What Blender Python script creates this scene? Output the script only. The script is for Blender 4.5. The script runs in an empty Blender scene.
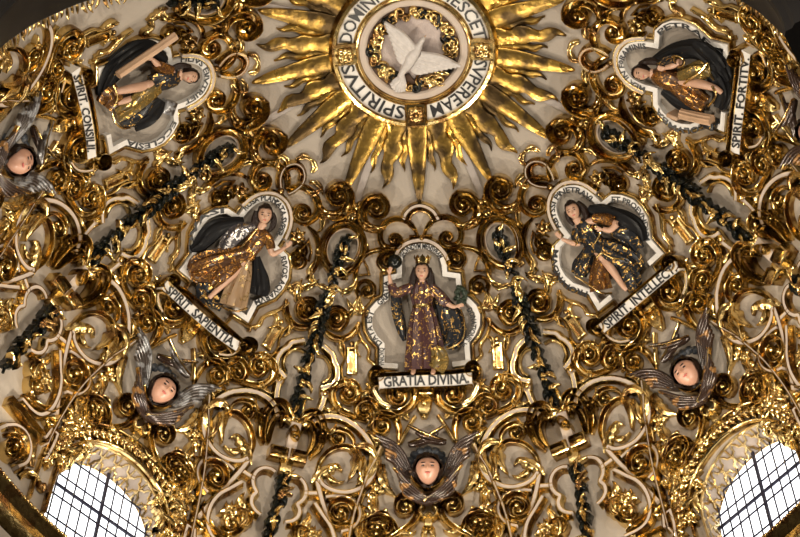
LAMP_E=66; EXPO=0.10; PANE_E=2.2; WORLD_E=.5; NAVE_E=3.0
import bpy, math, random
import numpy as np
random.seed(7); rng=np.random.default_rng(7)
SC=bpy.context.scene; COL=SC.collection
R=4.0                      # dome radius in metres
U=0.00975                  # one traced unit of length in metres
# ------------------------------------------------------------------ camera
CAMU=np.array([0.0624308,-1.8911273,-3.3563964]); EL,ROLL,YAW,F=1.0478648,0.00689062,-0.0479931,1978.7025
def _rot():
    f=np.array([math.sin(YAW)*math.cos(EL),math.cos(YAW)*math.cos(EL),math.sin(EL)])
    r=np.cross(f,[0,0,1.]); r/=np.linalg.norm(r); u=np.cross(r,f); c,s=math.cos(ROLL),math.sin(ROLL)
    return np.array([c*r+s*u,-s*r+c*u,f])
CM=_rot()
def project(P):
    q=(np.asarray(P)/R-CAMU)@CM.T
    return np.stack([400+F*q[:,0]/q[:,2],268.5-F*q[:,1]/q[:,2]],1)
AREF=0.0
def rz(V,deg):             # turn about the dome axis, azimuth counted from +Y towards +X
    a=math.radians(deg); c,s=math.cos(a),math.sin(a); V=np.asarray(V)
    return np.stack([V[...,0]*c+V[...,1]*s,-V[...,0]*s+V[...,1]*c,V[...,2]],-1)
def dirs(px,h=0.0):        # point traced on the dome wall -> unit direction from the dome centre, in the current panel frame
    px=np.asarray(px,float).reshape(-1,2); h=np.broadcast_to(np.asarray(h,float),(len(px),))
    d=np.stack([(px[:,0]-400)/F,(268.5-px[:,1])/F,np.ones(len(px))],1)@CM
    d/=np.linalg.norm(d,axis=1)[:,None]
    rad=1-h*U/R; b=d@CAMU; t=-b+np.sqrt(np.maximum(b*b-(CAMU@CAMU-rad*rad),0))
    q=CAMU+d*t[:,None]
    q/=np.linalg.norm(q,axis=1)[:,None]
    return rz(q,-AREF)
def polar(az,th):          # dome direction from azimuth and polar angle in degrees
    az,th=np.radians(np.broadcast_arrays(np.asarray(az,float),np.asarray(th,float)))
    return np.stack([np.sin(th)*np.sin(az),np.sin(th)*np.cos(az),np.cos(th)],-1).reshape(-1,3)
# ------------------------------------------------------------------ materials
MATS={}
def mat(name,base,metal=0.0,rough=0.5,var=0.0,scale=6.0,bump=0.0,bscale=30.0,c2=None,rvar=0.0,thr=None,emit=None,coat=0.0,spec=.5):
    m=bpy.data.materials.new(name); m.use_nodes=True; nt=m.node_tree; N=nt.nodes; L=nt.links
    b=N['Principled BSDF']; b.inputs['Metallic'].default_value=metal; b.inputs['Roughness'].default_value=rough
    b.inputs['Specular IOR Level'].default_value=spec; b.inputs['Coat Weight'].default_value=coat; b.inputs['Coat Roughness'].default_value=.25
    b.inputs['Base Color'].default_value=(*base,1)
    tc=N.new('ShaderNodeTexCoord')
    if var>0 or c2:
        n=N.new('ShaderNodeTexNoise'); n.inputs['Scale'].default_value=scale; n.inputs['Detail'].default_value=4
        L.new(tc.outputs['Object'],n.inputs['Vector'])
        r=N.new('ShaderNodeValToRGB'); e=r.color_ramp.elements
        if thr: e[0].position,e[1].position=thr
        else: e[0].position,e[1].position=.35,.65
        d=c2 if c2 else tuple(x*(1-var) for x in base)
        e[0].color=(*d,1); e[1].color=(*base,1)
        L.new(n.outputs['Fac'],r.inputs['Fac']); L.new(r.outputs['Color'],b.inputs['Base Color'])
        if rvar:
            mr=N.new('ShaderNodeMapRange'); mr.inputs['From Min'].default_value=.3; mr.inputs['From Max'].default_value=.7
            mr.inputs['To Min'].default_value=rough+rvar; mr.inputs['To Max'].default_value=rough
            L.new(n.outputs['Fac'],mr.inputs['Value']); L.new(mr.outputs['Result'],b.inputs['Roughness'])
    if bump>0:
        n2=N.new('ShaderNodeTexNoise'); n2.inputs['Scale'].default_value=bscale; n2.inputs['Detail'].default_value=3
        L.new(tc.outputs['Object'],n2.inputs['Vector'])
        bp=N.new('ShaderNodeBump'); bp.inputs['Strength'].default_value=bump; bp.inputs['Distance'].default_value=.02
        L.new(n2.outputs['Fac'],bp.inputs['Height']); L.new(bp.outputs['Normal'],b.inputs['Normal'])
    if emit:
        b.inputs['Emission Color'].default_value=(*emit[0],1); b.inputs['Emission Strength'].default_value=emit[1]
    MATS[name]=m; return m
GOLD=mat('gold_leaf',(.80,.585,.24),1,.13,c2=(.23,.125,.045),scale=7,thr=(.40,.56),bump=.20,bscale=16,rvar=.16)
RAYG=mat('ray_gilding',(.58,.36,.085),1,.24,c2=(.085,.055,.025),scale=3.6,thr=(.42,.62),bump=.4,bscale=12,rvar=.18)
PLAS=mat('plaster',(.315,.275,.235),0,.8,var=.13,scale=1.6,bump=.15,bscale=40)
WHIT=mat('strap_paint',(.42,.35,.30),0,.5,var=.10,scale=8)
RIBG=mat('rib_paint',(.30,.265,.25),0,.6,var=.1,scale=4)
LETW=mat('inscription_white',(.60,.58,.56),0,.5,var=.08,scale=12)
LETB=mat('letter_black',(.012,.012,.014),0,.4)
VINE=mat('vine_paint',(.005,.006,.005),0,.22,bump=.1,spec=.22)
SKIN=mat('painted_flesh',(.46,.25,.175),0,.42,var=.08,scale=8,coat=.1)
PALE=mat('painted_pale_flesh',(.44,.265,.185),0,.42,var=.08,scale=8,coat=.1)
HAIR=mat('painted_hair',(.014,.007,.005),0,.4,bump=.5,bscale=40,spec=.25)
LIPS=mat('painted_lips',(.42,.10,.08),0,.4)
EYEM=mat('painted_eye',(.02,.014,.012),0,.2)
FEAT=mat('feather_paint',(.034,.018,.012),.25,.22,c2=(.26,.13,.04),scale=11,thr=(.36,.42),bump=.15,coat=.3)
FEAG=mat('feather_grey',(.22,.22,.23),.3,.28,c2=(.035,.025,.02),scale=13,thr=(.46,.56),bump=.2,coat=.3)
BLUE=mat('cloud_paint',(.045,.055,.075),0,.4,c2=(.012,.015,.022),scale=9,bump=.4)
STON=mat('dark_rib_paint',(.007,.0065,.007),0,.55,var=.3,scale=4,spec=.12)  # near-black colour standing in for shade in the upper corners
IRON=mat('window_iron',(.010,.010,.028),0,.45)
LATT=mat('lattice_gilt',(.78,.60,.30),.9,.28,c2=(.45,.28,.09),scale=8,bump=.3)
DOVE=mat('dove_white',(.47,.44,.43),0,.5,var=.14,scale=22,bump=.35)
SKYP=mat('medallion_sky',(.42,.35,.33),0,.7,var=.18,scale=5,bump=.25)
PANE=mat('window_glass',(.9,.92,.95),0,.15,emit=((.93,.96,1.0),PANE_E))
# robes: dark painted cloth with gold brocade
def robe(name,base,gold=(.62,.38,.12),thr=(.52,.545),scale=24,rough=.26):
    m=bpy.data.materials.new(name); m.use_nodes=True; nt=m.node_tree; N=nt.nodes; L=nt.links; b=N['Principled BSDF']
    tc=N.new('ShaderNodeTexCoord'); n=N.new('ShaderNodeTexNoise'); n.inputs['Scale'].default_value=scale; n.inputs['Detail'].default_value=2.5; n.inputs['Distortion'].default_value=1.2
    L.new(tc.outputs['Object'],n.inputs['Vector'])
    f=N.new('ShaderNodeValToRGB'); e=f.color_ramp.elements; e[0].position,e[1].position=thr; e[0].color=(0,0,0,1); e[1].color=(1,1,1,1)
    L.new(n.outputs['Fac'],f.inputs['Fac'])
    mx=N.new('ShaderNodeMix'); mx.data_type='RGBA'; mx.inputs[6].default_value=(*base,1); mx.inputs[7].default_value=(*gold,1)
    L.new(f.outputs['Color'],mx.inputs[0]); L.new(mx.outputs[2],b.inputs['Base Color']); L.new(f.outputs['Color'],b.inputs['Metallic'])
    b.inputs['Roughness'].default_value=rough; b.inputs['Specular IOR Level'].default_value=.22; b.inputs['Coat Weight'].default_value=.04; b.inputs['Coat Roughness'].default_value=.2
    MATS[name]=m; return m
RB_PURP=robe('robe_purple_brocade',(.052,.024,.026),thr=(.56,.60))
RB_BROW=robe('robe_brown_brocade',(.055,.024,.010),gold=(.45,.22,.06),thr=(.50,.56))
RB_DARK=robe('robe_dark_brocade',(.012,.013,.016),thr=(.57,.61))
RB_BLAK=robe('cloak_black',(.006,.006,.007),thr=(.74,.77),rough=.5)
RB_BLAK.node_tree.nodes['Principled BSDF'].inputs['Specular IOR Level'].default_value=.1
RB_OLIV=robe('robe_olive',(.09,.062,.02),gold=(.50,.32,.09),thr=(.50,.60))
RB_PALE=robe('skirt_pale',(.22,.145,.085),gold=(.40,.27,.13),thr=(.56,.66),scale=14)
RB_LACE=robe('mantle_grey_lace',(.045,.040,.045),gold=(.45,.42,.40),thr=(.53,.55),scale=26)
WREA=mat('wreath_green',(.014,.026,.014),0,.4,bump=1,bscale=40)
TANW=mat('tan_wood',(.42,.27,.17),0,.45,var=.25,scale=7)
# ------------------------------------------------------------------ mesh builder
class MB:
    def __init__(s): s.v=[]; s.f=[]; s.n=0
    def add(s,V,Fc):
        V=np.asarray(V,float).reshape(-1,3); s.v.append(V)
        s.f+= [tuple(i+s.n for i in f) for f in Fc]; s.n+=len(V); return s
    def join(s,*o):
        for m in o:
            for V in [m.verts()]: s.add(V,m.f)
        return s
    def verts(s): return np.concatenate(s.v) if s.v else np.zeros((0,3))
def smooth(pts,n=5,closed=False):
    P=np.asarray(pts,float)
    if len(P)<3: 
        t=np.linspace(0,1,max(n,2))[:,None]; return P[0]*(1-t)+P[1]*t
    Q=np.vstack([P[-1],P,P[0],P[1]]) if closed else np.vstack([2*P[0]-P[1],P,2*P[-1]-P[-2]])
    out=[]
    for i in range(1,len(Q)-2):
        a,b,c,d=Q[i-1:i+3]
        for t in np.linspace(0,1,n,endpoint=False):
            out.append(.5*((2*b)+(c-a)*t+(2*a-5*b+4*c-d)*t*t+(3*b-a-3*c+d)*t**3))
    if not closed: out.append(P[-1])
    return np.array(out)
def xy(s): return [tuple(float(a) for a in p.split(',')) for p in s.split()]
HR=[(-1,0),(-1,.35),(-.8,.7),(-.45,.93),(0,1),(.45,.93),(.8,.7),(1,.35),(1,0)]
FL=[(-1,-.1),(-1,.70),(-.93,.92),(-.8,1.0),(-.66,.95),(-.56,.78),(-.42,.40),(-.15,.22),(.22,.20),(.5,.32),(.62,.56),(.72,.74),(.84,.78),(.95,.66),(1,.4),(1,-.1)]
RIM=[(-1,0),(-1,.6),(-.82,.92),(-.6,.92),(-.42,.45),(.42,.45),(.6,.92),(.82,.92),(1,.6),(1,0)]
FLAT=[(-1,0),(-1,1),(1,1),(1,0)]
OGEE=[(-1,0),(-1,.4),(-.7,.55),(-.45,1),(0,1.1),(.3,.9),(.5,.55),(1,.4),(1,0)]
def sweep3(D,w,h,prof,h0=0.0,closed=False,mb=None,flip=False):
    """carry a moulding profile along directions D on the dome; widths and heights in traced units"""
    mb=mb or MB(); n=len(D); rad=np.broadcast_to(np.asarray(h0,float),(n,)); w=np.broadcast_to(np.asarray(w,float),(n,)); h=np.broadcast_to(np.asarray(h,float),(n,))
    Q=D*R
    seg=np.roll(Q,-1,0)-Q
    if not closed: seg[-1]=seg[-2]
    seg/=np.maximum(np.linalg.norm(seg,axis=1)[:,None],1e-9)
    prev=np.roll(seg,1,0)
    if not closed: prev[0]=seg[0]
    T=seg+prev; ln=np.linalg.norm(T,axis=1)[:,None]; T=np.where(ln>1e-6,T/np.maximum(ln,1e-9),seg)
    m=1/np.clip((T*seg).sum(1),.55,1)
    N=-D; S=np.cross(T,N); S/=np.linalg.norm(S,axis=1)[:,None]
    pr=[(-a,b) for a,b in prof][::-1] if flip else prof
    k=len(pr); V=np.zeros((n,k,3))
    for j,(a,b) in enumerate(pr):
        V[:,j]=Q+S*(a*w*m*U)[:,None]+N*((b*h+rad)*U)[:,None]
    fc=[]
    for i in range(n if closed else n-1):
        i2=(i+1)%n
        for j in range(k-1): fc.append((i*k+j,i*k+j+1,i2*k+j+1,i2*k+j))
    if not closed:
        fc.append(tuple(range(k))[::-1]); fc.append(tuple((n-1)*k+j for j in range(k)))
    return mb.add(V,fc)
def sweep(px,*a,**k): return sweep3(dirs(px),*a,**k)
def mold(s,w=2,h=3,prof=HR,sm=0,closed=False,h0=0,mb=None,flip=False):
    P=np.array(xy(s)) if isinstance(s,str) else np.asarray(s,float)
    if sm: P=smooth(P,sm,closed)
    w=w*1.2; h=h*1.35
    return sweep(P,w,h,prof,h0=h0,closed=closed,mb=mb,flip=flip)
def ball(px,r,h=0,flat=1.0,n=10,mb=None):
    """a boss: squashed sphere standing on the wall at px"""
    mb=mb or MB(); D=dirs([px])[0]; c=D*(R-h*U); N=-D; t=np.cross(N,[0,0,1.]); t/=np.linalg.norm(t); b=np.cross(N,t)
    V=[];fc=[];m=max(5,n//2)
    for i in range(m+1):
        a=math.pi*i/m
        for j in range(n):
            q=2*math.pi*j/n; V.append(c+U*r*(math.sin(a)*(math.cos(q)*t+math.sin(q)*b)+flat*math.cos(a)*N))
    for i in range(m):
        for j in range(n): fc.append((i*n+j,i*n+(j+1)%n,(i+1)*n+(j+1)%n,(i+1)*n+j)[::-1])
    return mb.add(V,fc)
def cone(px,r,h1,h2,mb,n=18):
    c=np.asarray(px,float); rows=((1.0,0),(1.0,h1),(.7,h1+(h2-h1)*.25),(.4,h1+(h2-h1)*.7),(.12,h2)); base=[]
    for f,h in rows:
        q=np.array([c+f*r*np.array([math.cos(a),math.sin(a)]) for a in np.linspace(0,2*math.pi,n,endpoint=False)]); base.append(dirs(q)*(R-h*U))
    V=np.concatenate(base); fc=[(i*n+j,(i+1)*n+j,(i+1)*n+(j+1)%n,i*n+(j+1)%n) for i in range(len(rows)-1) for j in range(n)]+[tuple(range((len(rows)-1)*n,len(rows)*n))]
    return mb.add(V,fc)
def spiral(P,c,turns):
    P=np.asarray(P,float); c=np.asarray(c,float); e=P[-1]; t=P[-1]-P[-2]; r=e-c
    sgn=1 if (r[0]*t[1]-r[1]*t[0])>0 else -1
    n=int(16*turns)+4; out=[]
    for i in range(1,n+1):
        q=i/n; a=sgn*q*turns*2*math.pi; k=.15+.85*(1-q)**1.2
        out.append(c+k*np.array([r[0]*math.cos(a)-r[1]*math.sin(a),r[0]*math.sin(a)+r[1]*math.cos(a)]))
    return np.array(out),sgn
def scroll(s,c=None,turns=1.15,w=3.6,h=6,h0=0,start=.45,sm=5,boss=True,rise=3.0,prof=FL):
    """a tapering fluted C- or S-scroll that winds into a volute about c; returns (moulding, boss)"""
    w=w*1.0; h=h*1.35; P=smooth(xy(s),sm); L=len(P)
    if c is not None:
        turns+=.35; S,sgn=spiral(P,c,turns); Q=np.vstack([P,S])
    else:
        S=[]; Q=P; d1,d2=P[1]-P[0],P[-1]-P[-2]; sgn=1 if d1[0]*d2[1]-d1[1]*d2[0]>0 else -1
    t=np.linspace(0,1,len(Q)); grow=np.clip(t/.25,0,1); W=w*(start+(1-start)*np.sin(grow*math.pi/2))
    H=h*(.5+.5*np.sin(grow*math.pi/2)); RI=np.zeros(len(Q))
    if c is not None:
        k=np.linspace(0,1,len(S)); W[L:]=w*(1-.58*k); RI[L:]=rise*k; H[L:]=h*(1-.1*k)
    else:
        g2=np.clip((1-t)/.25,0,1); W*=(start+(1-start)*np.sin(g2*math.pi/2)); H*=(.5+.5*np.sin(g2*math.pi/2))
    m=sweep(Q,W,H,prof,h0=h0+RI,flip=(sgn<0))
    b=None
    if c is not None:   # the volute is carved solid: a low cone fills the winding
        r0=np.linalg.norm(np.asarray(P[-1])-np.asarray(c)); cone(c,r0*.55,h0+.1*h,h0+h*.35+rise*.5,m)
    if c is not None and boss:
        r=np.linalg.norm(np.asarray(P[-1])-np.asarray(c))*.19; b=ball(c,max(1.3,r),h*.75+rise,flat=1.0)
    return m,b
def leaf(s,w=5,h=5,lobes=4,curl=3,h0=0,n=26,k=9,mb=None,twist=0.0):
    """an acanthus leaf along a spine: lobed edge, raised midrib with flutes, tip curling off the wall"""
    mb=mb or MB(); P=smooth(xy(s) if isinstance(s,str) else s,8)
    idx=np.linspace(0,len(P)-1,n); P=np.stack([np.interp(idx,np.arange(len(P)),P[:,a]) for a in (0,1)],1)
    D=dirs(P); Q=D*R; T=np.gradient(Q,axis=0); T/=np.linalg.norm(T,axis=1)[:,None]; N=-D; S=np.cross(T,N)
    t=np.linspace(0,1,n); env=np.sin(math.pi*np.clip(.10+.90*t,0,1)**.75)**.8; env[-1]=.04
    lb=1+.17*np.cos(2*math.pi*lobes*t+.5); V=np.zeros((n,k,3))
    for j in range(k):
        q=-1+2*j/(k-1); a=abs(q)
        wid=w*env*(1+(lb-1)*a**1.5)*q
        hh=h*(.35+.65*np.sqrt(np.maximum(0,1-a**2.2)))*(.45+.55*np.sin(math.pi*np.clip(t*1.05,0,1))) + .09*h*np.cos(3*math.pi*q)*env - .12*h*a*np.cos(2*math.pi*lobes*t+.5)*env + curl*t**3 + twist*q*w*.4
        if j in (0,k-1): hh=hh-.35*h*env
        V[:,j]=Q+S*(wid*U)[:,None]+N*((hh+h0)*U)[:,None]
    fc=[(i*k+j,i*k+j+1,(i+1)*k+j+1,(i+1)*k+j) for i in range(n-1) for j in range(k-1)]
    # underside so that the leaf has thickness
    base=n*k; V2=np.stack([V[:,0]*.5+V[:,-1]*.5],1)-N[:,None]*((h*.9)*U)
    allv=np.vstack([V.reshape(-1,3),V2.reshape(-1,3)])
    for i in range(n-1):
        fc.append((i*k,(i+1)*k,base+i+1,base+i)); fc.append((i*k+k-1,base+i,base+i+1,(i+1)*k+k-1))
    return mb.add(allv,fc)
def tube(P,r,hc,mb=None,k=7,sm=5):
    """round stem along px points with centre heights hc"""
    mb=mb or MB(); P=xy(P) if isinstance(P,str) else P
    A=np.column_stack([np.asarray(P,float),np.broadcast_to(np.asarray(hc,float),(len(P),)),np.broadcast_to(np.asarray(r,float),(len(P),))])
    A=smooth(A,sm); D=dirs(A[:,:2],A[:,2]); Q=D*(R-A[:,2]*U)[:,None]
    return loft3(Q,A[:,3]*U,A[:,3]*U,-D,mb,k)
def loft3(Q,a,b,N,mb,k=12,fold=None,cap=True):
    T=np.gradient(Q,axis=0); T/=np.maximum(np.linalg.norm(T,axis=1)[:,None],1e-9); S=np.cross(T,N); S/=np.maximum(np.linalg.norm(S,axis=1)[:,None],1e-9); B=np.cross(S,T)
    n=len(Q); V=np.zeros((n,k,3))
    for j in range(k):
        q=2*math.pi*j/k; f=np.ones(n) if fold is None else fold(np.linspace(0,1,n),q)
        V[:,j]=Q+S*(np.cos(q)*a*f)[:,None]+B*(np.sin(q)*b*f)[:,None]
    fc=[(i*k+j,i*k+(j+1)%k,(i+1)*k+(j+1)%k,(i+1)*k+j) for i in range(n-1) for j in range(k)]
    if cap: fc+= [tuple(range(k))[::-1],tuple((n-1)*k+j for j in range(k))]
    return mb.add(V,fc)
def loft(rows,folds=0,amp=.12,ph=0.0,k=None,mb=None,sm=6,twist=0.0,cap=True):
    """rows of (x, y, half-width, centre height, half-depth) in traced units: drapery, limbs, trunks"""
    mb=mb or MB(); A=smooth(np.array(rows,float),sm); D=dirs(A[:,:2],A[:,3]); Q=D*(R-A[:,3]*U)[:,None]
    k=k or (max(14,folds*6) if folds else 12)
    fold=(lambda t,q: 1+amp*(.25+.75*t)*(np.sin(folds*q+ph+twist*t)+.35*np.sin((folds*2+1)*q+1.7*ph+5*t))) if folds else None
    return loft3(Q,A[:,2]*U,A[:,4]*U,-D,mb,k,fold,cap)
def block(px,ang,w,l,h,h0=0,mb=None,bev=.8):
    """a bevelled box lying on the wall, length l along ang (degrees from image up, clockwise)"""
    a=math.radians(ang); d=np.array([math.sin(a),-math.cos(a)]); p=np.array(px,float); b=bev
    Q=[p-d*l/2,p-d*l/2,p-d*(l/2-b),p+d*(l/2-b),p+d*l/2]
    mb=mb or MB()
    prof=[(-1,0),(-1,1-b/h),(-1+b/(w/2),1),(1-b/(w/2),1),(1,1-b/h),(1,0)]
    return sweep(np.array([p-d*l/2,p-d*(l/2-b),p+d*(l/2-b),p+d*l/2]),[w/2-b*.6,w/2,w/2,w/2-b*.6],[h-b*.6,h,h,h-b*.6],prof,h0=h0,mb=mb)
def spine(px,ang,l,bend=0.0,n=5):
    a=math.radians(ang); p=np.array(px,float); out=[p]
    for i in range(n-1):
        aa=a+math.radians(bend)*(i+.5)/(n-1); p=p+np.array([math.sin(aa),-math.cos(aa)])*l/(n-1); out.append(p)
    return out
def grapes(px,r=5,h=5,bead=1.7,mb=None,seed=0):
    mb=mb or MB(); g=np.random.default_rng(seed)
    for i in range(11):
        a=g.uniform(0,6.28); q=r*math.sqrt(g.uniform(0,1))*.85
        ball((px[0]+q*math.cos(a)*.8,px[1]+q*math.sin(a)*1.1),bead,h+3*(1-q/r),n=7,mb=mb)
    return mb
# ------------------------------------------------------------------ scene objects
def make_mesh(mb,name,m,origin,mirror=False,ang=38):
    V=mb.verts().copy(); Fc=mb.f
    if mirror: V[:,0]*=-1; Fc=[f[::-1] for f in Fc]
    V=V-origin
    me=bpy.data.meshes.new(name); me.from_pydata(V.tolist(),[],Fc); me.validate(); me.materials.append(m)
    me.shade_smooth()
    try: me.set_sharp_from_angle(angle=math.radians(ang))
    except Exception: pass
    me.update(); return me
class Node:
    def __init__(s,name,mb,m,kids=(),label=None,ang=38):
        s.name,s.mb,s.m,s.kids,s.label,s.ang=name,mb,m,[k for k in kids if k is not None and (k.mb is not None or k.kids)],label,ang; s.cache={}
    def allverts(s):
        out=[s.mb.verts()] if s.mb is not None else []
        for k in s.kids: out.append(k.allverts())
        return np.concatenate(out)
    def mesh(s,o,mir):
        if mir not in s.cache: s.cache[mir]=make_mesh(s.mb,s.name,s.m,o,mir,s.ang)
        return s.cache[mir]
class Item:
    def __init__(s,node,cat,phrase,group=None): s.node,s.cat,s.phrase,s.group=node,cat,phrase,group
def nd(name,mb,m=None,*kids,label=None,ang=38): return Node(name,mb,m or GOLD,kids,label,ang)
COUNT={}
def place(it,az=0.0,mir=False,where='',cull=True,group=None,label=None):
    V=it.node.allverts().copy()
    if mir: V[:,0]*=-1
    c=(V.min(0)+V.max(0))/2; W=rz(V,az)
    if cull:
        q=project(W); ok=((q[:,0]>-6)&(q[:,0]<806)&(q[:,1]>-6)&(q[:,1]<543))
        if ok.mean()<.12: return None
    def rec(n,parent):
        o=bpy.data.objects.new(n.name,n.mesh(c,mir) if n.mb is not None else None); COL.objects.link(o)
        if parent: o.parent=parent
        if n.label and parent: o['label']=n.label
        for k in n.kids: rec(k,o)
        return o
    o=rec(it.node,None); o.location=rz(c,az); o.rotation_euler=(0,0,-math.radians(az))
    o['label']=label or ' '.join((it.phrase+' '+where).split()); o['category']=it.cat
    g=group or it.group
    if g: o['group']=g
    COUNT[it.node.name]=COUNT.get(it.node.name,0)+1
    return o
def struct(name,mb,m,ang=38):
    o=bpy.data.objects.new(name,make_mesh(mb,name,m,np.zeros(3),False,ang)); COL.objects.link(o); o['kind']='structure'; return o
def scroll_item(phrase,s,c=None,name='gilded_scroll',cat='scroll ornament',**k):
    m,b=scroll(s,c,**k); return Item(nd(name,m,GOLD,nd('boss',b) if b else None),cat,phrase)
def band_nodes(name,s,w=3,h=6,sm=4,closed=False,eh=None,m=None,ew=2.5):
    P=np.array(xy(s)) if isinstance(s,str) else np.asarray(s,float)
    if sm: P=smooth(P,sm,closed)
    h=h+3.6 if h<6 else h; D=dirs(P); f=sweep3(D,w,h,FLAT,closed=closed)
    pr=[(-w-ew,0),(-w-ew*.85,.5*h),(-w-ew*.45,.68*h),(-w-.25,h+.5),(-w+.45,h+.5),(-w+.45,0)]
    e1=sweep3(D,1,1,pr,closed=closed); e2=sweep3(D,1,1,[(-a,b) for a,b in pr][::-1],closed=closed)
    return nd(name,f,m or WHIT,nd('gilt_edge',e1),nd('gilt_edge',e2))
def band_item(phrase,s,name='strapwork_band',cat='strapwork',**k): return Item(band_nodes(name,s,**k),cat,phrase)
def leaf_item(phrase,s,name='acanthus_leaf',cat='leaf ornament',**k): return Item(nd(name,leaf(s,**k)),cat,phrase)
def text_mesh(txt,px,size,h,center=True,stretch=None,up=1,mb=None,bold=.012,D0=None):
    """painted capitals along a traced path; 'up' = +1 when the letter tops lie to the left of travel"""
    cu=bpy.data.curves.new('t','FONT'); cu.body=txt; cu.size=1; cu.offset=bold; cu.resolution_u=2
    ob=bpy.data.objects.new('t',cu); COL.objects.link(ob); dg=bpy.context.evaluated_depsgraph_get()
    me=bpy.data.meshes.new_from_object(ob.evaluated_get(dg)); bpy.data.objects.remove(ob); 
    V=np.array([v.co[:2] for v in me.vertices]); Fc=[tuple(p.vertices) for p in me.polygons]; bpy.data.meshes.remove(me)
    P=np.asarray(px,float); seg=np.linalg.norm(np.diff(P,axis=0),axis=1); s=np.concatenate([[0],np.cumsum(seg)]); L=s[-1]
    x0,x1=V[:,0].min(),V[:,0].max(); cap=.69
    X=(V[:,0]-x0)/(x1-x0)*L if stretch else (V[:,0]-(x0+x1)/2)*size/cap+L/2
    Y=(V[:,1]/cap-.5)*size
    X=np.clip(X,0,L); px_=np.stack([np.interp(X,s,P[:,a]) for a in (0,1)],1)
    T=np.stack([np.interp(np.clip(X+.6,0,L),s,P[:,a])-np.interp(np.clip(X-.6,0,L),s,P[:,a]) for a in (0,1)],1); T/=np.linalg.norm(T,axis=1)[:,None]
    Nn=np.stack([T[:,1],-T[:,0]],1)*up       # image left of travel is (ty,-tx)
    q=px_+Nn*Y[:,None]
    return q,Fc
def lettering(txt,s,size=5,h=4,sm=6,stretch=True,up=1,bold=.012):
    P=smooth(xy(s),sm) if isinstance(s,str) else s
    q,Fc=text_mesh(txt,P,size,h,stretch=stretch,up=up,bold=bold)
    D=dirs(q,h); return MB().add(D*(R-h*U),Fc)
# ================================================================== the setting: dome, drum, windows, ribs
RAZ=[-112.5,-67.5,-22.5,22.5,67.5,112.5,157.5,-157.5]
WINS={-45:(-45.3,0.0),45:(46.2,-.014),0:(0,0),-90:(-90,0),90:(90,0),135:(135,0),-135:(-135,0),180:(180,0)}
WR,WC,WB=.134,.142,-.055   # window: half width, springing height, sill height (dome radii)
def win_inside(az,z,grow=.010):
    for a,(wa,dz) in WINS.items():
        d=math.radians((az-wa+180)%360-180)
        if abs(d)>.3: continue
        x=math.sin(d); zz=z-dz
        if abs(x)<WR+grow and WB<zz<=WC: return True
        if zz>WC and x*x+(zz-WC)**2<(WR+grow)**2: return True
    return False
def build_shell():
    na=480; th=list(np.arange(2.0,90.01,.6)); zs=[-.02,-.04,-.055,-.08]
    rows=[(math.sin(math.radians(t)),math.cos(math.radians(t))) for t in th]+[(1,z) for z in zs]
    V=[];Fc=[]
    for r,z in rows:
        for j in range(na):
            a=2*math.pi*j/na; V.append((R*r*math.sin(a),R*r*math.cos(a),R*z))
    for i in range(len(rows)-1):
        for j in range(na):
            az=(j+.5)*360/na; z=(rows[i][1]+rows[i+1][1])/2
            if win_inside(az,z): continue
            Fc.append((i*na+j,i*na+(j+1)%na,(i+1)*na+(j+1)%na,(i+1)*na+j))
    V.append((0,0,R)); c=len(V)-1
    for j in range(na): Fc.append((c,(j+1)%na,j))
    mb=MB(); mb.add(V,Fc); o=struct('ceiling_dome',mb,PLAS)
build_shell()
def revolve(prof,az0=0,az1=360,n=240):
    mb=MB(); V=[];Fc=[];k=len(prof); closed=abs(az1-az0)>=359.9
    m=n if closed else n+1
    for i in range(m):
        a=math.radians(az0+(az1-az0)*i/n)
        for r,z in prof: V.append((R*r*math.sin(a),R*r*math.cos(a),R*z))
    for i in range(n):
        i2=(i+1)%m
        for j in range(k-1): Fc.append((i*k+j,i*k+j+1,i2*k+j+1,i2*k+j))
    return mb.add(V,Fc)
struct('trim_cornice',revolve([(1.0,-.055),(.985,-.058),(.985,-.066),(.97,-.07),(.97,-.085),(.955,-.09),(.955,-.10),(.975,-.115),(.975,-.14),(.985,-.15),(1.0,-.16)]),GOLD)
struct('wall_drum',revolve([(1.0,-.155),(1.0,-.5)]),PLAS)
for i,a in enumerate(RAZ):
    t=np.linspace(11.9,26,14); struct('trim_rib_%d'%(i+1),sweep3(polar(a,t),3.6,3.2,[(-1,0),(-1,.8),(-.75,1),(.75,1),(1,.8),(1,0)]),RIBG)
def win_pt(x,y,z): return (R*x,R*y,R*z)
def outline(r,zc,zb,n=28):
    p=[(-r,zb)]+[(-r,zb+(zc-zb)*k/4) for k in range(1,4)]
    p+= [(r*math.cos(math.pi-math.pi*k/n),zc+r*math.sin(math.pi*k/n)) for k in range(n+1)]
    p+= [(r,zc-(zc-zb)*k/4) for k in range(1,5)]
    return p
GY=1.012
def strip(A,B):
    mb=MB(); n=len(A); return mb.add(list(A)+list(B),[(i,i+1,n+i+1,n+i) for i in range(n-1)])
def tube_world(P,r,k=6,N=(0,-1,0)):
    P=np.asarray(P,float); return loft3(P,np.full(len(P),r),np.full(len(P),r),np.tile(np.array(N,float),(len(P),1)),MB(),k)
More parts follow.
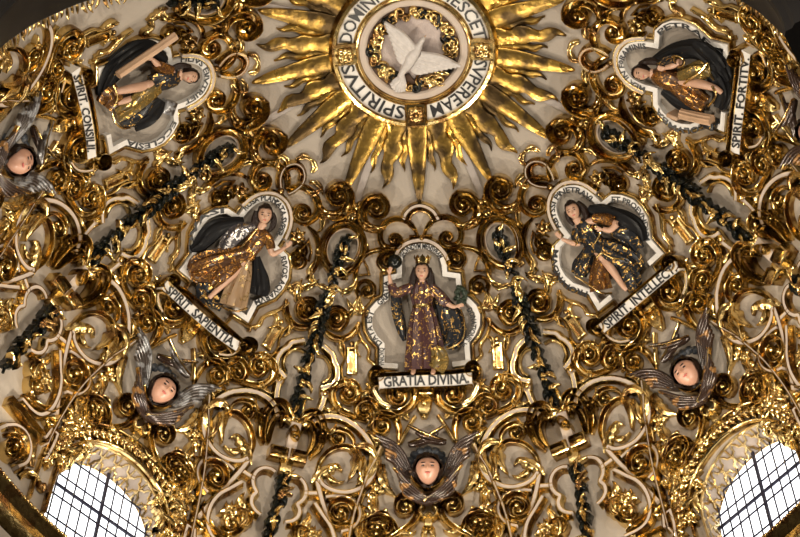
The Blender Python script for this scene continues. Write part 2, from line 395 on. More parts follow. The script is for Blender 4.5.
def build_window(i,az,dz):
    og=outline(WR,WC,WB); oo=outline(WR+.012,WC,WB)
    def ondome(x,z): 
        r2=1-min(max(z,0),1)**2; return math.sqrt(max(r2-x*x,.2))
    A=[win_pt(x,GY+.012,z) for x,z in og]; B=[win_pt(x,ondome(x,z)-.002,z) for x,z in oo]
    rev=strip(A,B)
    pane=MB().add([win_pt(0,GY+.004,.05)]+[win_pt(x,GY+.004,z) for x,z in og],[(0,j+1,j+2) for j in range(len(og)-1)]+[(0,len(og),1)])
    kids=[nd('window_pane',pane,PANE)]
    def bar(x0,z0,x1,z1,r):
        n=5; P=[win_pt(x0+(x1-x0)*t/n,GY-.004,z0+(z1-z0)*t/n) for t in range(n+1)]; return nd('glazing_bar',tube_world(P,r*R),IRON)
    for k in range(-5,6):
        x=k*WR/5.5; top=WC+math.sqrt(WR*WR-x*x)
        kids.append(bar(x,WB,x,top,.0050 if k==0 else .0022))
    for z,w in ((.235,.0022),(.165,.0022),(.128,.0040),(.092,.0022),(.02,.0022),(-.02,.003)):
        hx=WR if z<WC else math.sqrt(max(WR*WR-(z-WC)**2,0)); kids.append(bar(-hx,z,hx,z,w))
    # lattice of quatrefoils on the reveal
    m=len(og); la=MB(); 
    Aa=np.array(A);Bb=np.array(B); cum=np.concatenate([[0],np.cumsum(np.linalg.norm(np.diff((Aa+Bb)/2,axis=0),axis=1))]); L=cum[-1]
    def rp(s,t): 
        return np.array([np.interp(s,cum,Aa[:,q])*(1-t)+np.interp(s,cum,Bb[:,q])*t for q in range(3)])
    nq=int(L/.15)
    for e in (.06,.94):
        P=[rp(s,e)+np.array([0,-.012,0]) for s in np.linspace(0,L,70)]; la.join(tube_world(P,.014,5,(1,.3,.2)))
    for k in range(nq):
        s0=(k+.5)*L/nq; P=[]
        for q in range(17):
            a=2*math.pi*q/16; rr=1+.28*math.cos(4*a); P.append(rp(np.clip(s0+.052*rr*math.cos(a)*1.2,0,L),.5+.30*rr*math.sin(a))+np.array([0,-.012,-.008]))
        la.join(tube_world(P,.012,5,(.2,.9,.3)))
        P=[rp(np.clip(s0+.075,0,L),e)+np.array([0,-.012,-.008]) for e in (.06,.3,.5,.7,.94)]; la.join(tube_world(P,.010,5,(.2,.9,.3)))
    kids.append(nd('lattice',la,LATT))
    root=nd('window_%d'%i,rev,WHIT,*kids)
    def rec(n,par):
        V=n.mb.verts(); V[:,2]+=dz*R; mb=MB().add(rz(V,az),n.mb.f)
        o=bpy.data.objects.new(n.name,make_mesh(mb,n.name,n.m,np.zeros(3))); COL.objects.link(o)
        if par: o.parent=par
        for k in n.kids: rec(k,o)
        return o
    o=rec(root,None); o['kind']='structure'
for i,(a,(wa,dz)) in enumerate(WINS.items()): build_window(i+1,wa,dz)

# ---- the church below the dome: vault edge, nave walls with unseen lit windows added for highlights, floor
def quad(a,b,c,d): return MB().add([np.array(p)*R for p in (a,b,c,d)],[(0,1,2,3)])
def vault():
    mb=MB(); n=64; V=[];Fc=[]; X,Y0,Y1=2.2,-3.0,2.2
    for i in range(n):
        a=2*math.pi*i/n; s,c=math.sin(a),math.cos(a); V.append((R*s,R*c,-.5*R))
        k=min(X/abs(s) if abs(s)>1e-6 else 9,(Y1 if c>0 else -Y0)/abs(c) if abs(c)>1e-6 else 9); V.append((R*k*s,R*k*c,-.5*R))
    for i in range(n):
        j=(i+1)%n; Fc.append((2*i,2*i+1,2*j+1,2*j))
    struct('ceiling_nave',mb.add(V,Fc),NAVE)
NAVE=mat('nave_plaster',(.22,.17,.12),0,.8,var=.2,scale=1.2)
FLOR=mat('nave_floor',(.07,.05,.04),0,.4,var=.3,scale=1.5)
vault(); zf,zt=-3.78,-.5
struct('floor_nave',quad((-2.2,-3,zf),(2.2,-3,zf),(2.2,2.2,zf),(-2.2,2.2,zf)),FLOR)
struct('wall_nave_left',quad((-2.2,-3,zf),(-2.2,2.2,zf),(-2.2,2.2,zt),(-2.2,-3,zt)),NAVE)
struct('wall_nave_right',quad((2.2,-3,zf),(2.2,2.2,zf),(2.2,2.2,zt),(2.2,-3,zt)),NAVE)
struct('wall_nave_front',quad((-2.2,2.2,zf),(2.2,2.2,zf),(2.2,2.2,zt),(-2.2,2.2,zt)),NAVE)
struct('wall_nave_back',quad((-2.2,-3,zf),(2.2,-3,zf),(2.2,-3,zt),(-2.2,-3,zt)),NAVE)
NPAN=mat('nave_window_glass',(.9,.9,.85),0,.2,emit=((1.0,.93,.80),NAVE_E))  # unseen glowing panes, added for bright reflections in the gilding
nw=8
for s in (-1,1):
    for y in (-1.4,0.2,1.5):
        x=s*2.18; o=struct('window_%d'%(nw+1),quad((x,y-.26,-1.75),(x,y+.26,-1.75),(x,y+.26,-.85),(x,y-.26,-.85)),NPAN); nw+=1
        for (ya,yb,za,zb) in ((y-.30,y-.26,-1.8,-.8),(y+.26,y+.30,-1.8,-.8),(y-.3,y+.3,-1.8,-1.75),(y-.3,y+.3,-.85,-.8),(y-.012,y+.012,-1.75,-.85)):
            f=MB(); V=[np.array((xx,yy,zz))*R for xx in (x-s*.02,x-s*.05) for yy in (ya,yb) for zz in (za,zb)]
            f.add(V,[(0,1,3,2),(4,5,7,6),(0,1,5,4),(2,3,7,6),(0,2,6,4),(1,3,7,5)]); q=struct('window_frame',f,GOLD); q.parent=o

# ---- added near-black beams that give the upper corners their shade, with gilt cresting
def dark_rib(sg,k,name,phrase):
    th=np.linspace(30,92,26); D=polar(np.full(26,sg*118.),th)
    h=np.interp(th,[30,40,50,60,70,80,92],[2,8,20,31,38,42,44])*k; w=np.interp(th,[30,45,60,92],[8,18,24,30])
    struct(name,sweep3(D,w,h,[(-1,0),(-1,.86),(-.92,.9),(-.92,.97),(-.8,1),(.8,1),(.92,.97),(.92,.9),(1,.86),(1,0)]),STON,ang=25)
    K=[]; g=np.random.default_rng(5); d_in=-sg
    for t in np.arange(36,84,1.15):
        hh=float(np.interp(t,th,h)); ww=float(np.interp(t,th,w)); c=polar(sg*118.,t)[0]; e=np.cross(c,[0,0,1.]); e/=np.linalg.norm(e); e*=-sg*np.sign(e@np.array([math.cos(math.radians(sg*118)),-math.sin(math.radians(sg*118)),0]))*1.0
        tn=np.cross(c,e); b=c*(R-hh*.93*U)+e*ww*U*.96; L=np.linspace(0,1,7); ln=g.uniform(6,13)*U; bd=g.uniform(-.6,.6)
        Q=np.array([b+(e*.8-c*.45)*ln*l+tn*bd*ln*l*l for l in L]); wd=2.0*U*np.sin(math.pi*np.clip(.2+.75*L,0,1))+.1*U
        K.append(nd('cresting_leaf',loft3(Q,wd,wd*.6,np.tile(-c,(7,1)),MB(),6)))
    place(Item(nd('rib_cresting',None,None,*K),'cresting',phrase),cull=False)
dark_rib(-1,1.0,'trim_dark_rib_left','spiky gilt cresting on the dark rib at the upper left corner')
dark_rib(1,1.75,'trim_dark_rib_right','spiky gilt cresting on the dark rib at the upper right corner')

struct('trim_cornice_band',revolve([(.9690,-.0705),(.9688,-.0845)],n=240),WHIT)
def cornice_beads():
    mb=MB()
    for a in np.concatenate([np.arange(-78,-28,.62),np.arange(28,78,.62)]):
        t=math.radians(a)
        for rr,z,r in ((.9845,-.062,.0042),(.955,-.096,.0052)):
            c=np.array([rr*math.sin(t),rr*math.cos(t),z]); mb.join(ball_at(c*R,r*R,8))
    for a in np.concatenate([np.arange(-77,-28,2.4),np.arange(29,78,2.4)]):
        L=np.linspace(0,1,10); P=[]
        for l in L:
            t=math.radians(a+1.7*l); P.append(np.array([.9675*math.sin(t),.9675*math.cos(t),-.0775+.004*math.sin(2*math.pi*l)])*R)
        t=math.radians(a); w=.016*np.sin(math.pi*np.clip(.1+.85*L,0,1))+.002
        mb.join(loft3(np.array(P),w,w*.7,np.tile((-math.sin(t),-math.cos(t),0),(10,1)),MB(),6))
    struct('trim_cornice_carving',mb,GOLD)
def ball_at(c,r,n=8):
    mb=MB();V=[];F=[];m=5
    for i in range(m+1):
        a=math.pi*i/m
        for j in range(n): b=2*math.pi*j/n; V.append(c+r*np.array([math.sin(a)*math.cos(b),math.sin(a)*math.sin(b),math.cos(a)]))
    for i in range(m):
        for j in range(n): F.append((i*n+j,(i+1)*n+j,(i+1)*n+(j+1)%n,i*n+(j+1)%n))
    return mb.add(V,F)
cornice_beads()
# ================================================================== central medallion, sunburst, dove
AREF=0.0
CLGR=mat('cloud_ground',(.07,.035,.018),.3,.4,var=.4,scale=12)
def ringprof(profile,h0=0,n=160):     # profile: (polar angle in degrees, height in traced units)
    mb=MB(); V=[];Fc=[];k=len(profile)
    for i in range(n):
        for t,h in profile: V.append(polar(360*i/n,t)[0]*(R-(h+h0)*U))
    for i in range(n):
        i2=(i+1)%n
        for j in range(k-1): Fc.append((i*k+j,i2*k+j,i2*k+j+1,i*k+j+1))
    return mb.add(V,Fc)
def ring_letters(txt,a0,a1,th,size,h):
    n=60; az=np.linspace(a0,a1,n)
    # travel along increasing azimuth; letter tops outwards
    s=np.radians(np.abs(az-a0))*math.sin(math.radians(th))*R/U
    P=np.stack([s,np.zeros(n)],1); q,Fc=text_mesh(txt,P,size,h,stretch=True,up=1,bold=.014)
    A=np.interp(q[:,0],s,az); T=th-q[:,1]*U/R*180/math.pi*OUTW
    return MB().add(polar(A,T)*(R-h*U),Fc)
OUTW=1
def medallion():
    disc=ringprof([(0.01,9),(3,9),(6.9,9)])
    kids=[nd('inner_moulding',ringprof([(6.5,9),(6.55,12),(6.8,13.5),(7.6,13.5),(7.7,12.5),(7.75,9)]),MATS['strap_paint']),
          nd('gilt_moulding',ringprof([(7.7,10),(7.75,15),(8.0,17),(8.35,16),(8.55,14),(8.6,9)])),
          nd('inscription_ring',ringprof([(8.5,8),(8.52,13),(10.85,11.5),(10.9,6)]),LETW,
             nd('lettering',ring_letters('SPIRITVS',-10,-80,9.66,13.0,13.2),LETB),
             nd('lettering',ring_letters('DOMINI RE',-100,-170,9.66,13.0,13.2),LETB),
             nd('lettering',ring_letters('QVIESCET',170,99,9.66,13.0,13.2),LETB),
             nd('lettering',ring_letters('SVPEREAM',80,13,9.66,13.0,13.2),LETB)),
          nd('rim_moulding',ringprof([(10.8,9),(10.82,14),(11.05,16),(11.5,15),(11.8,11),(11.95,0)]))]
    for a in (0,90,180,270):
        # square box with a rosette
        mb=MB(); c=9.7; hw=1.5
        P=polar([a]*2,[c-hw,c+hw]); n=6
        D=polar([a]*n,np.linspace(c-hw-.1,c+hw+.1,n)); sweep3(D,11,10,[(-1,0),(-1,.8),(-.8,1),(.8,1),(1,.8),(1,0)],h0=8,mb=mb)
        bx=nd('roundel_block',mb)
        for k in range(8):
            q=2*math.pi*k/8; m2=MB()
            cc=polar(a,c)[0]; t1=polar(a,c+1)[0]-cc; t1/=np.linalg.norm(t1); t2=np.cross(cc,t1)
            d=(math.cos(q)*t1+math.sin(q)*t2); D=np.array([cc+d*f*U/R for f in np.linspace(.5,9.5 if k%2==0 else 10.5,7)]); D/=np.linalg.norm(D,axis=1)[:,None]
            sweep3(D,[1.2,2.6,3.6,4.0,3.6,2.2,.4],[2,3,4,4.4,4,3,1.5],HR,h0=17.5,mb=m2); bx.kids.append(nd('petal',m2))
        m3=MB(); cc=polar(a,c)[0]
        V=[]; 
        bx.kids.append(nd('rosette_eye',ball_dir(cc,3.0,20)))
        kids.append(bx)
    # carved gilt clouds round the sky on a dark wavy ground
    n=180; A=np.linspace(0,360,n,endpoint=False); wv=4.75+.30*np.sin(np.radians(A*9+30))+.22*np.sin(np.radians(A*14+80))+.35*np.sin(np.radians(A*3-60)); g=MB(); V=[];Fc=[]
    for q,a in enumerate(A):
        for t,h in ((6.62,9),(6.5,11.5),(wv[q]+.12,11.5),(wv[q],9)): V.append(polar(a,t)[0]*(R-h*U))
    for q in range(n):
        for k in range(3): Fc.append((q*4+k,((q+1)%n)*4+k,((q+1)%n)*4+k+1,q*4+k+1))
    kids.append(nd('cloud_ground',g.add(V,Fc),CLGR))
    def pt(a,t,da,dt): return polar(a+da/math.sin(math.radians(t)),t+dt)[0]
    for k in range(40):
        a0=k*360/40+rng.uniform(-3,3); t0=rng.uniform(4.95,6.0); s0=rng.uniform(0,360); sg=rng.choice([-1,1]); rr=rng.uniform(.55,.95); m=MB(); L=np.linspace(0,1,26)
        ang=np.radians(s0+sg*L*500); rad=rr*(1.15-.95*L); da=rad*np.cos(ang); dt=rad*np.sin(ang)
        D=np.array([pt(a0,t0,x,y) for x,y in zip(da,dt)])
        sweep3(D,1.6*np.sin(math.pi*np.clip(.12+.75*L,0,1))+.2,3.4,HR,h0=10.5+1.5*L,mb=m); kids.append(nd('gilt_cloud',m,GOLD if k%6 else VINE))
    for k in range(20):
        a0=k*18+rng.uniform(-4,4); m=MB(); L=np.linspace(0,1,12); b=rng.uniform(-16,16)
        sweep3(polar(a0+b*L,6.3-(1.5+rng.uniform(-.2,.5))*L),3.0*np.sin(math.pi*np.clip(.12+.86*L,0,1))+.2,3.6,HR,h0=11,mb=m); kids.append(nd('gilt_leaf' if k%4 else 'dark_leaf',m,GOLD if k%4 else VINE))
    it=Item(nd('medallion',disc,SKYP,*kids),'medallion','round gilded medallion with an inscribed white ring at the dome apex')
    place(it,cull=False)
def ball_dir(d,r,h,n=10):
    mb=MB(); c=d*(R-h*U); N=-d; t=np.cross(N,[0.3,0.5,1.]); t/=np.linalg.norm(t); b=np.cross(N,t); V=[];fc=[];m=6
    for i in range(m+1):
        a=math.pi*i/m
        for j in range(n):
            q=2*math.pi*j/n; V.append(c+U*r*(math.sin(a)*(math.cos(q)*t+math.sin(q)*b)+math.cos(a)*N))
    for i in range(m):
        for j in range(n): fc.append((i*n+j,(i+1)*n+j,(i+1)*n+(j+1)%n,i*n+(j+1)%n))
    return mb.add(V,fc)
def sunburst():
    kids=[]
    for k in range(52):
        az=k*360/52; kind=k%4; n=44; t=np.linspace(0,1,n)
        if kind==0: tip,w,wav=22.9+rng.uniform(-.4,.4),8.0,0
        elif kind==2: tip,w,wav=21.6+rng.uniform(-.6,.6),8.6,2.0
        else: tip,w,wav=18.8+rng.uniform(-.6,.8),4.4,1.5
        th=11.6+(tip-11.6)*t
        if wav==0: wd=w*np.minimum(1,(1-t)**.52*1.15)+.12
        else: wd=w*(1-t**2.6)**.8*(.84+.16*np.cos(2*math.pi*2.6*t))+.12
        off=(wav*np.sin(2*math.pi*2.3*t+(k%3))*t*1.2)
        D=polar(az,th); e=np.cross(D,[0,0,1.]); e/=np.linalg.norm(e,axis=1)[:,None]
        D=D+e*(off*U/R)[:,None]; D/=np.linalg.norm(D,axis=1)[:,None]
        wd=wd*1.22; h0=4.0 if kind%2==0 else 1.0
        m=sweep3(D,wd,np.full(n,3.0),[(-1,-.4),(-1,.35),(-.9,.6),(-.5,.72),(0,1.0),(.5,.72),(.9,.6),(1,.35),(1,-.4)],h0=h0+3*(1-t))
        kids.append(nd('straight_ray' if kind==0 else ('flame_ray' if kind==2 else 'small_flame_ray'),m,RAYG))
    it=Item(nd('sunburst',None,None,*kids),'sunburst','gilded sunburst of straight and wavy rays around the dove medallion')
    place(it,cull=False)
def dove():
    AR=0
    H=16
    body=loft([(424.5,36.5,.6,H+3,.6),(423,39,2.2,H+4,2.4),(420.5,43,2.6,H+4,2.6),(417,49,4.6,H+4,4.6),(411.5,57,6.2,H+4,5.5),(407,65,5.2,H+3,4.4),(403,71,3.4,H+2,3),(400,77,3.0,H+1,2)],k=14)
    tail=[]
    for k in range(7):
        a=math.radians(205+(k-3)*9); p=np.array([403.,69.]); q=p+np.array([math.sin(a),-math.cos(a)])*(19-abs(k-3)*.7)
        tail.append(nd('tail_feather',sweep(smooth([p,(p+q)/2,q],6),[1.2+1.5*min(1,x/6) if x<10 else 1.6 for x in range(13)][:len(smooth([p,(p+q)/2,q],6))],1.6,HR,h0=H+(k%2)*.6),DOVE))
    def wing(root0,root1,tip,n,up):
        r0=np.array(root0,float); r1=np.array(root1,float); T=np.array(tip,float); fs=[]
        for k in range(n):
            f=k/(n-1); a=r0+(r1-r0)*f; b=T+(r1+(T-r0)*.30-T)*(f**1.1)
            P=smooth([a,(a*.55+b*.45)+(T-r0)[::-1]*np.array([.0,.0]),b],6); m=len(P); t=np.linspace(0,1,m)
            fs.append(nd('wing_feather',sweep(P,1.3+2.0*np.sin(math.pi*np.clip(t*.85+.1,0,1)),1.7,HR,h0=H+4+2.5*np.sin(t*2.2)-f*1.5+(k%2)*.35),DOVE))
        lead=nd('wing_edge',sweep(smooth([r0,(r0*.5+T*.5)+up,T],8),np.linspace(3.4,.8,17),3.4,HR,h0=H+4),DOVE)
        return nd('wing',lead.mb,DOVE,*fs)
    w1=wing((417,43),(406,57),(383.5,12),9,np.array([2.,-3.]))
    w2=wing((421,46),(411,62),(462.5,57.5),9,np.array([0,-3.5]))
    eye=ball((424,38.5),.5,H+6.4); beak=loft([(424.8,36.8,.7,H+4,.7),(426.6,34.6,.15,H+4,.15)],k=8)
    it=Item(nd('dove',body,DOVE,*tail,w1,w2,nd('eye',eye,EYEM),nd('beak',beak,TANW)),'dove','carved white dove with spread wings in the sky of the round medallion')
    place(it,cull=False)
medallion(); sunburst(); dove()
# ================================================================== ornament templates
# --- half a panel, traced beside the rib left of GRATIA DIVINA; repeated on both sides of every rib
H=[]; AREF=-22.5
H.append(scroll_item('gilded spiral volute just below the framed rib button,','368,423 355,418 341,413 333,404 332,392 340,385 350,384',c=(347.5,395.5),turns=1.1,w=4.2,h=7))
H.append(scroll_item('small tight gilded curl touching the larger volute,','374,424 377,416 375,406 367,401 359,404',c=(364.5,412),turns=1.15,w=3.2,h=6,sm=4))
H.append(band_item('white ring band with gilded edges circling a leafy flower,','309,428 316,421 326,418.5 338,419.5 350,425 361,434 370,447 374,460 374,473 368,485 358,492 346,495.5 333,494 323,489 317,482',w=2.2,h=3.2,sm=5,name='ring_band'))
H.append(scroll_item('gilded inner hoop curling over the leafy flower,','315,479 319,465 328,454 339,449 350,450 358,456',w=3.0,h=6))
H.append(leaf_item('bright lobed acanthus leaf springing inside the ring band,','313,485 320,476 328,471 336,468 342,473',w=6.5,h=6,lobes=5,curl=3))
AF=nd('acanthus_flower',ball((361,482),5,5,flat=1.0),GOLD,
      nd('petal',leaf('352,450 357,459 354,471 347,484',w=6.5,h=7,lobes=2,curl=4,h0=2)),
      nd('petal',leaf('372,450 374,464 367,478 355,489',w=7,h=7,lobes=3,curl=4,h0=1)),
      nd('petal',leaf('355,449 365,449 374,457 378,472',w=5.5,h=6,lobes=2,curl=3,h0=3)),
      nd('petal',leaf('361,458 362,468 360,478 363,490',w=5,h=8,lobes=2,curl=3,h0=4)))
H.append(Item(AF,'flower ornament','big bulbous gilded leafy flower inside the ring band,'))
H.append(scroll_item('little gilded curl hanging in the ring band,','353,450 353,441 347,434 339,431',c=(338,440),turns=1.2,w=2.8,h=5.5,sm=4))
H.append(band_item('white teardrop band around the oval volute,','325,500 333,499 344,500 354,505 359,514 357,524 350,532 341,535',w=1.8,h=2.6,sm=5,name='teardrop_band',eh=3.4))
H.append(scroll_item('gilded oval volute in a white teardrop band,','322,499 323,509 327,519 334,527 344,529 352,524 354,515 350,507',c=(339.5,516.5),turns=1.0,w=4.0,h=7,sm=4))
H.append(band_item('white strap running down from the leafy ring,','316,484 318,494 322,508 327,524 333,540 340,560',w=2.3,h=3,name='strap'))
H.append(band_item('short white link between rib frame and leafy ring,','303,496.5 310,496.5 317,496.5',w=2.2,h=3,name='strap',sm=0))
H.append(Item(nd('triangle_moulding',mold('323,494 338,498 331,504',1.3,3.5,closed=True)),'moulding','small gilded triangular moulding under the leafy ring,'))
H.append(Item(nd('triangle_moulding',mold('347,500 365,493 361,505',1.3,3.5,closed=True)),'moulding','gilded triangular moulding between oval volute and rail,'))
H.append(Item(nd('palmette',ball((308,541),4,4),GOLD,*[nd('leaf',leaf(spine((308,543),a,17,b),w=3.4,h=5,lobes=2,curl=3)) for a,b in ((-62,30),(-32,18),(0,0),(32,-18),(60,-30))]),'leaf ornament','gilded leaf fan at the foot of the white strap,'))
H.append(Item(nd('vertical_plaque',sweep(np.array([(351.5,348.),(351.5,375)]),5.4,5,[(-1,0),(-1,.8),(-.85,1),(-.55,1),(-.48,.1),(.48,.1),(.55,1),(.85,1),(1,.8),(1,0)]),GOLD,nd('finial_bead',ball((351.5,344),2.6,3)),nd('end_bar',block((351.5,349),90,3,11,5.4)),nd('end_bar',block((351.5,374),90,3,11,5.4))),'plaque','slender gilded upright plaque with a bead on top,'))
H.append(Item(nd('gilded_bud',leaf(spine((351,388),0,10),w=5,h=5,lobes=2,curl=2),GOLD,nd('sepal',leaf(spine((349,389),-60,8),w=2.5,h=4,lobes=1)),nd('sepal',leaf(spine((353,389),60,8),w=2.5,h=4,lobes=1))),'bud ornament','gilded leaf bracket below the upright plaque,'))
H.append(Item(nd('stepped_moulding',mold('357,327 359,334 362,341 367,347 369,353 368,359 372,363 375,367 374,371',1.8,4.2,sm=4)),'moulding','wavy stepped gilded moulding beside the upright plaque,'))
H.append(Item(nd('corner_fleuron',ball((373,386),3,3),GOLD,*[nd('leaf',leaf(spine((373,387),a,9,0),w=2.6,h=4,lobes=2,curl=2)) for a in (-110,-70,-30)]),'leaf ornament','small gilded fleuron behind the banner end,'))
# lower strip beside the leafy ring, traced on the SAPIENTIA side
AREF=-22.5
H.append(Item(nd('ovolo_bud',ball((240,523),5.5,4,flat=.9),GOLD,nd('petal',leaf('233,516 236,525 243,531',w=4,h=6,lobes=2,curl=2,h0=2)),nd('petal',leaf('248,517 247,526 240,533',w=4,h=6,lobes=2,curl=2,h0=2))),'bud ornament','gilded double bud low beside the rib frame,'))
for i in (len(H)-1,):
    H[i].flip=True
H[-1].node.kids.append(nd('petal',leaf('236,512 241,518 240,526 235,532',w=4.5,h=8,lobes=1,curl=3,h0=3)))
def HF(it): it.flip=True; H.append(it)
AREF=-22.5
for sp,w_,ph in (('322,431 328,434 333,431 336,424',3.6,'gilded leaf tucked under the ring band top,'),('341,405 336,411 328,412 321,408',4,'gilded leaf between square boss and volute,'),('343,377 347,383 346,391 340,396',3.6,'gilded leaf right of the rib strapwork,'),('356,402 360,396 366,393 371,396',3.2,'small gilded leaf between the two curls,'),('367,432 373,437 376,445 373,452',3.6,'gilded leaf on the outer edge of the leafy ring,'),('326,474 330,481 337,485 344,483',3.6,'gilded leaf inside the foot of the leafy ring,'),('368,500 372,505 372,513 367,519',3.2,'gilded leaf outside the teardrop band,'),('362,340 356,345 356,353 361,358',2.8,'slender gilded leaf against the stepped moulding,'),('345,338 341,343 340,351 343,358',2.8,'slender gilded leaf left of the upright plaque,')):
    H.append(leaf_item(ph,sp,w=w_,h=7,lobes=2,curl=3))
H.append(Item(nd('contour_moulding',mold('340,342 344,347 344,360 341,368 343,380 346,386',1.3,4,sm=3)),'moulding','thin gilded contour beside the upright plaque,'))
HF(leaf_item('gilded leaf rising between strap and rib frame,','243,512 240,506 239,500 243,495',w=4.5,h=7,lobes=2,curl=3))
HF(scroll_item('fat gilded curl around the double bud,','230,536 228,527 231,518 238,514 246,518',c=(239,524),turns=.7,w=3.4,h=7,sm=4))
AREF=22.5
H.append(band_item('second white ring band lower beside the window rail,','617,473 629,479 641,485 650,496 654,511 651,525 642,534 628,541',w=2.0,h=4,name='ring_band'))
H.append(Item(nd('acanthus_flower',ball((631,503),6.5,4),GOLD,*[nd('petal',leaf(spine((631,504),a,11,25),w=4.4,h=8,lobes=1,curl=4,h0=2)) for a in range(10,360,60)]),'flower ornament','round gilded flower in the second ring band,'))
H.append(scroll_item('gilded curl under the round flower,','640,514 637,523 629,526 621,521 621,512',c=(629,516),turns=.9,w=3.4,h=7,sm=4))
AREF=-67.5
H.append(scroll_item('bright gilded crescent below the leafy ring by the cornice,','20,396 29,405 42,411 53,407 59,398',w=3.6,h=7))
H.append(Item(nd('oval_eye',mold([(48+6*math.cos(a),424+4*math.sin(a)+2*math.cos(a)) for a in np.linspace(0,6.28,14,endpoint=False)],1.6,6,closed=True),GOLD,nd('boss',ball((48,424),2.2,2))),'ring ornament','small gilded oval eye on the low strapwork,'))
H.append(Item(nd('angle_beam',mold('3,402 19,420 37,441',4.5,8,RIM),GOLD),'moulding','angular gilded beam crossing low by the rib,'))
H.append(band_item('forked white strap low between rib and window,','40,440 46,432 52,437 47,449 40,462',w=1.7,h=4,name='strap',sm=0))
AREF=-67.5
H.append(band_item('third white ring band resting on the cornice,','0,428 10,428 19,434 24,445 24,457 20,466 12,470',w=1.8,h=4,name='ring_band'))
H.append(scroll_item('gilded curl inside the third ring band,','2,436 11,438 16,446 15,456 8,461',c=(7,450),turns=.8,w=3.4,h=7,sm=4))
H.append(leaf_item('gilded leaf standing on the cornice by the rib,','30,468 28,458 30,448 36,441',w=5,h=7,lobes=2,curl=3))
H.append(leaf_item('gilded leaf lying along the cornice top,','18,478 24,474 32,478 38,486',w=4,h=6,lobes=2,curl=3))
H.append(leaf_item('gilded leaf filling the corner under the crescent,','12,418 16,411 22,408 30,411',w=5,h=7,lobes=2,curl=3))
H.append(leaf_item('gilded leaf between crescent and leafy ring,','26,382 31,388 38,390 46,386',w=5,h=7,lobes=2,curl=3))
# --- lower scrollwork centred on each panel axis, traced under GRATIA DIVINA (left half, mirrored for the right)
B=[]; AREF=0.5
B.append(scroll_item('large gilded C-scroll under the banner,','371,388 373,398 378,407 387,414 399,416 410,411 417,402 416,391 408,385',c=(402,397.5),turns=.95,w=4.6,h=8,sm=5))
B.append(band_item('white crescent lining of the large C-scroll,','375,386 378,396 384,404 393,408.5',w=1.3,h=2.4,name='crescent_lining',eh=3.2,ew=.8))
B.append(scroll_item('gilded volute beside the pendant strap,','401,447 402,437 401,427 396,419 387,416 379,419',c=(385,427.5),turns=1.15,w=3.8,h=7))
B.append(Item(nd('pendant_strap',mold('418,417 413,425 408,434 403,444',1.9,4.2),GOLD),'strap','gilded slanting bar from the pendant,'))
# spandrel between panel axis and window rail
B.append(scroll_item('gilded volute under the cherub beside the keyhole knot,','392,541 405,534 415,527 421,517 420,506 413,499',c=(409,509.5),turns=1.1,w=3.8,h=7))
B.append(leaf_item('long gilded leaf beside the cherub wing,','385,465 385,478 390,490 402,501',w=6,h=6,lobes=4,curl=2))
B.append(scroll_item('small gilded C-curl below the long leaf,','371,536 374,525 380,518 388,517 393,524',c=(386,530),turns=.9,w=3,h=6,sm=4))
B.append(Item(nd('rosette_bud',ball((375,499),4.2,4,flat=.9),GOLD,*[nd('petal',leaf(spine((375,499),a,7.5),w=2.6,h=4.5,lobes=1,curl=2,h0=1)) for a in range(0,360,72)]),'flower ornament','small gilded rosette near the window rail,'))
B.append(Item(nd('bead',ball((372,516),2.8,2)),'bead','single gilded bead on the plaster below the rosette,'))
B.append(Item(nd('bead',ball((389,512),2.6,2)),'bead','gilded bead between the curl and the volute,'))
B.append(leaf_item('short gilded leaf under the rosette,','368,507 364,513 363,521 367,528',w=4.2,h=5,lobes=3,curl=2))
AREF=-45
B.append(('flip',band_item('long white-cored gilded rail bounding the window spandrel,','206,397 205,412 205,430 203,452 201,472 197,496 192,520 186,548',w=1.0,h=5,name='window_rail',ew=2.8)))
B.append(('flip',scroll_item('gilded C-curl with a ball end above the window border,','154,474 158,464 166,458 176,459 184,466 189,476',c=(180,476),turns=.75,w=3,h=6,sm=4)))
B.append(('flip',scroll_item('curled gilded leaf scroll near the window border,','160,486 168,491 178,490 184,482 181,473',c=(174,480),turns=1,w=3.6,h=6.5,sm=4)))
B.append(('flip',leaf_item('upright gilded leaf between window border and rail,','186,512 181,502 181,492 187,484',w=6,h=6,lobes=4,curl=3)))
B.append(('flip',leaf_item('second upright gilded leaf lower along the rail,','181,540 177,528 179,518 186,512',w=6.5,h=6,lobes=4,curl=3)))
B.append(('flip',Item(nd('leaf_cluster',ball((192,436),4,4),GOLD,*[nd('leaf',leaf(spine((192,437),a,9,20),w=3,h=5,lobes=2,curl=2)) for a in (-80,-30,20,70,150)]),'leaf ornament','gilded leaf cluster at the cherub side by the rail,')))
B.append(('flip',Item(nd('bead',ball((190,455),4,2)),'bead','large gilded boss between leaf cluster and curl,')))
B.append(('flip',leaf_item('gilded leaf streaming off the rail end,','194,462 190,468 192,478 198,484',w=4,h=5,lobes=3,curl=2)))
AREF=45
def rose(px,r,n=6): return nd('rosette',ball(px,r*.4,5),GOLD,*[nd('petal',leaf(spine(px,a,r*1.15,15),w=r*.42,h=6.5,lobes=1,curl=3,h0=1)) for a in np.arange(5,360,360/n)])
for px,r,ph in (((701,487),6.5,'plump gilded rosette hugging the window border,'),((694,521),7.5,'larger gilded rosette low beside the window,'),((680,501),7,'bulbous gilded rosette midway to the rail,'),((683,538),6.5,'lowest gilded rosette by the rail,'),((668,486),4.5,'small gilded rosette touching the rail,')):
    B.append(Item(rose(px,r),'flower ornament',ph))
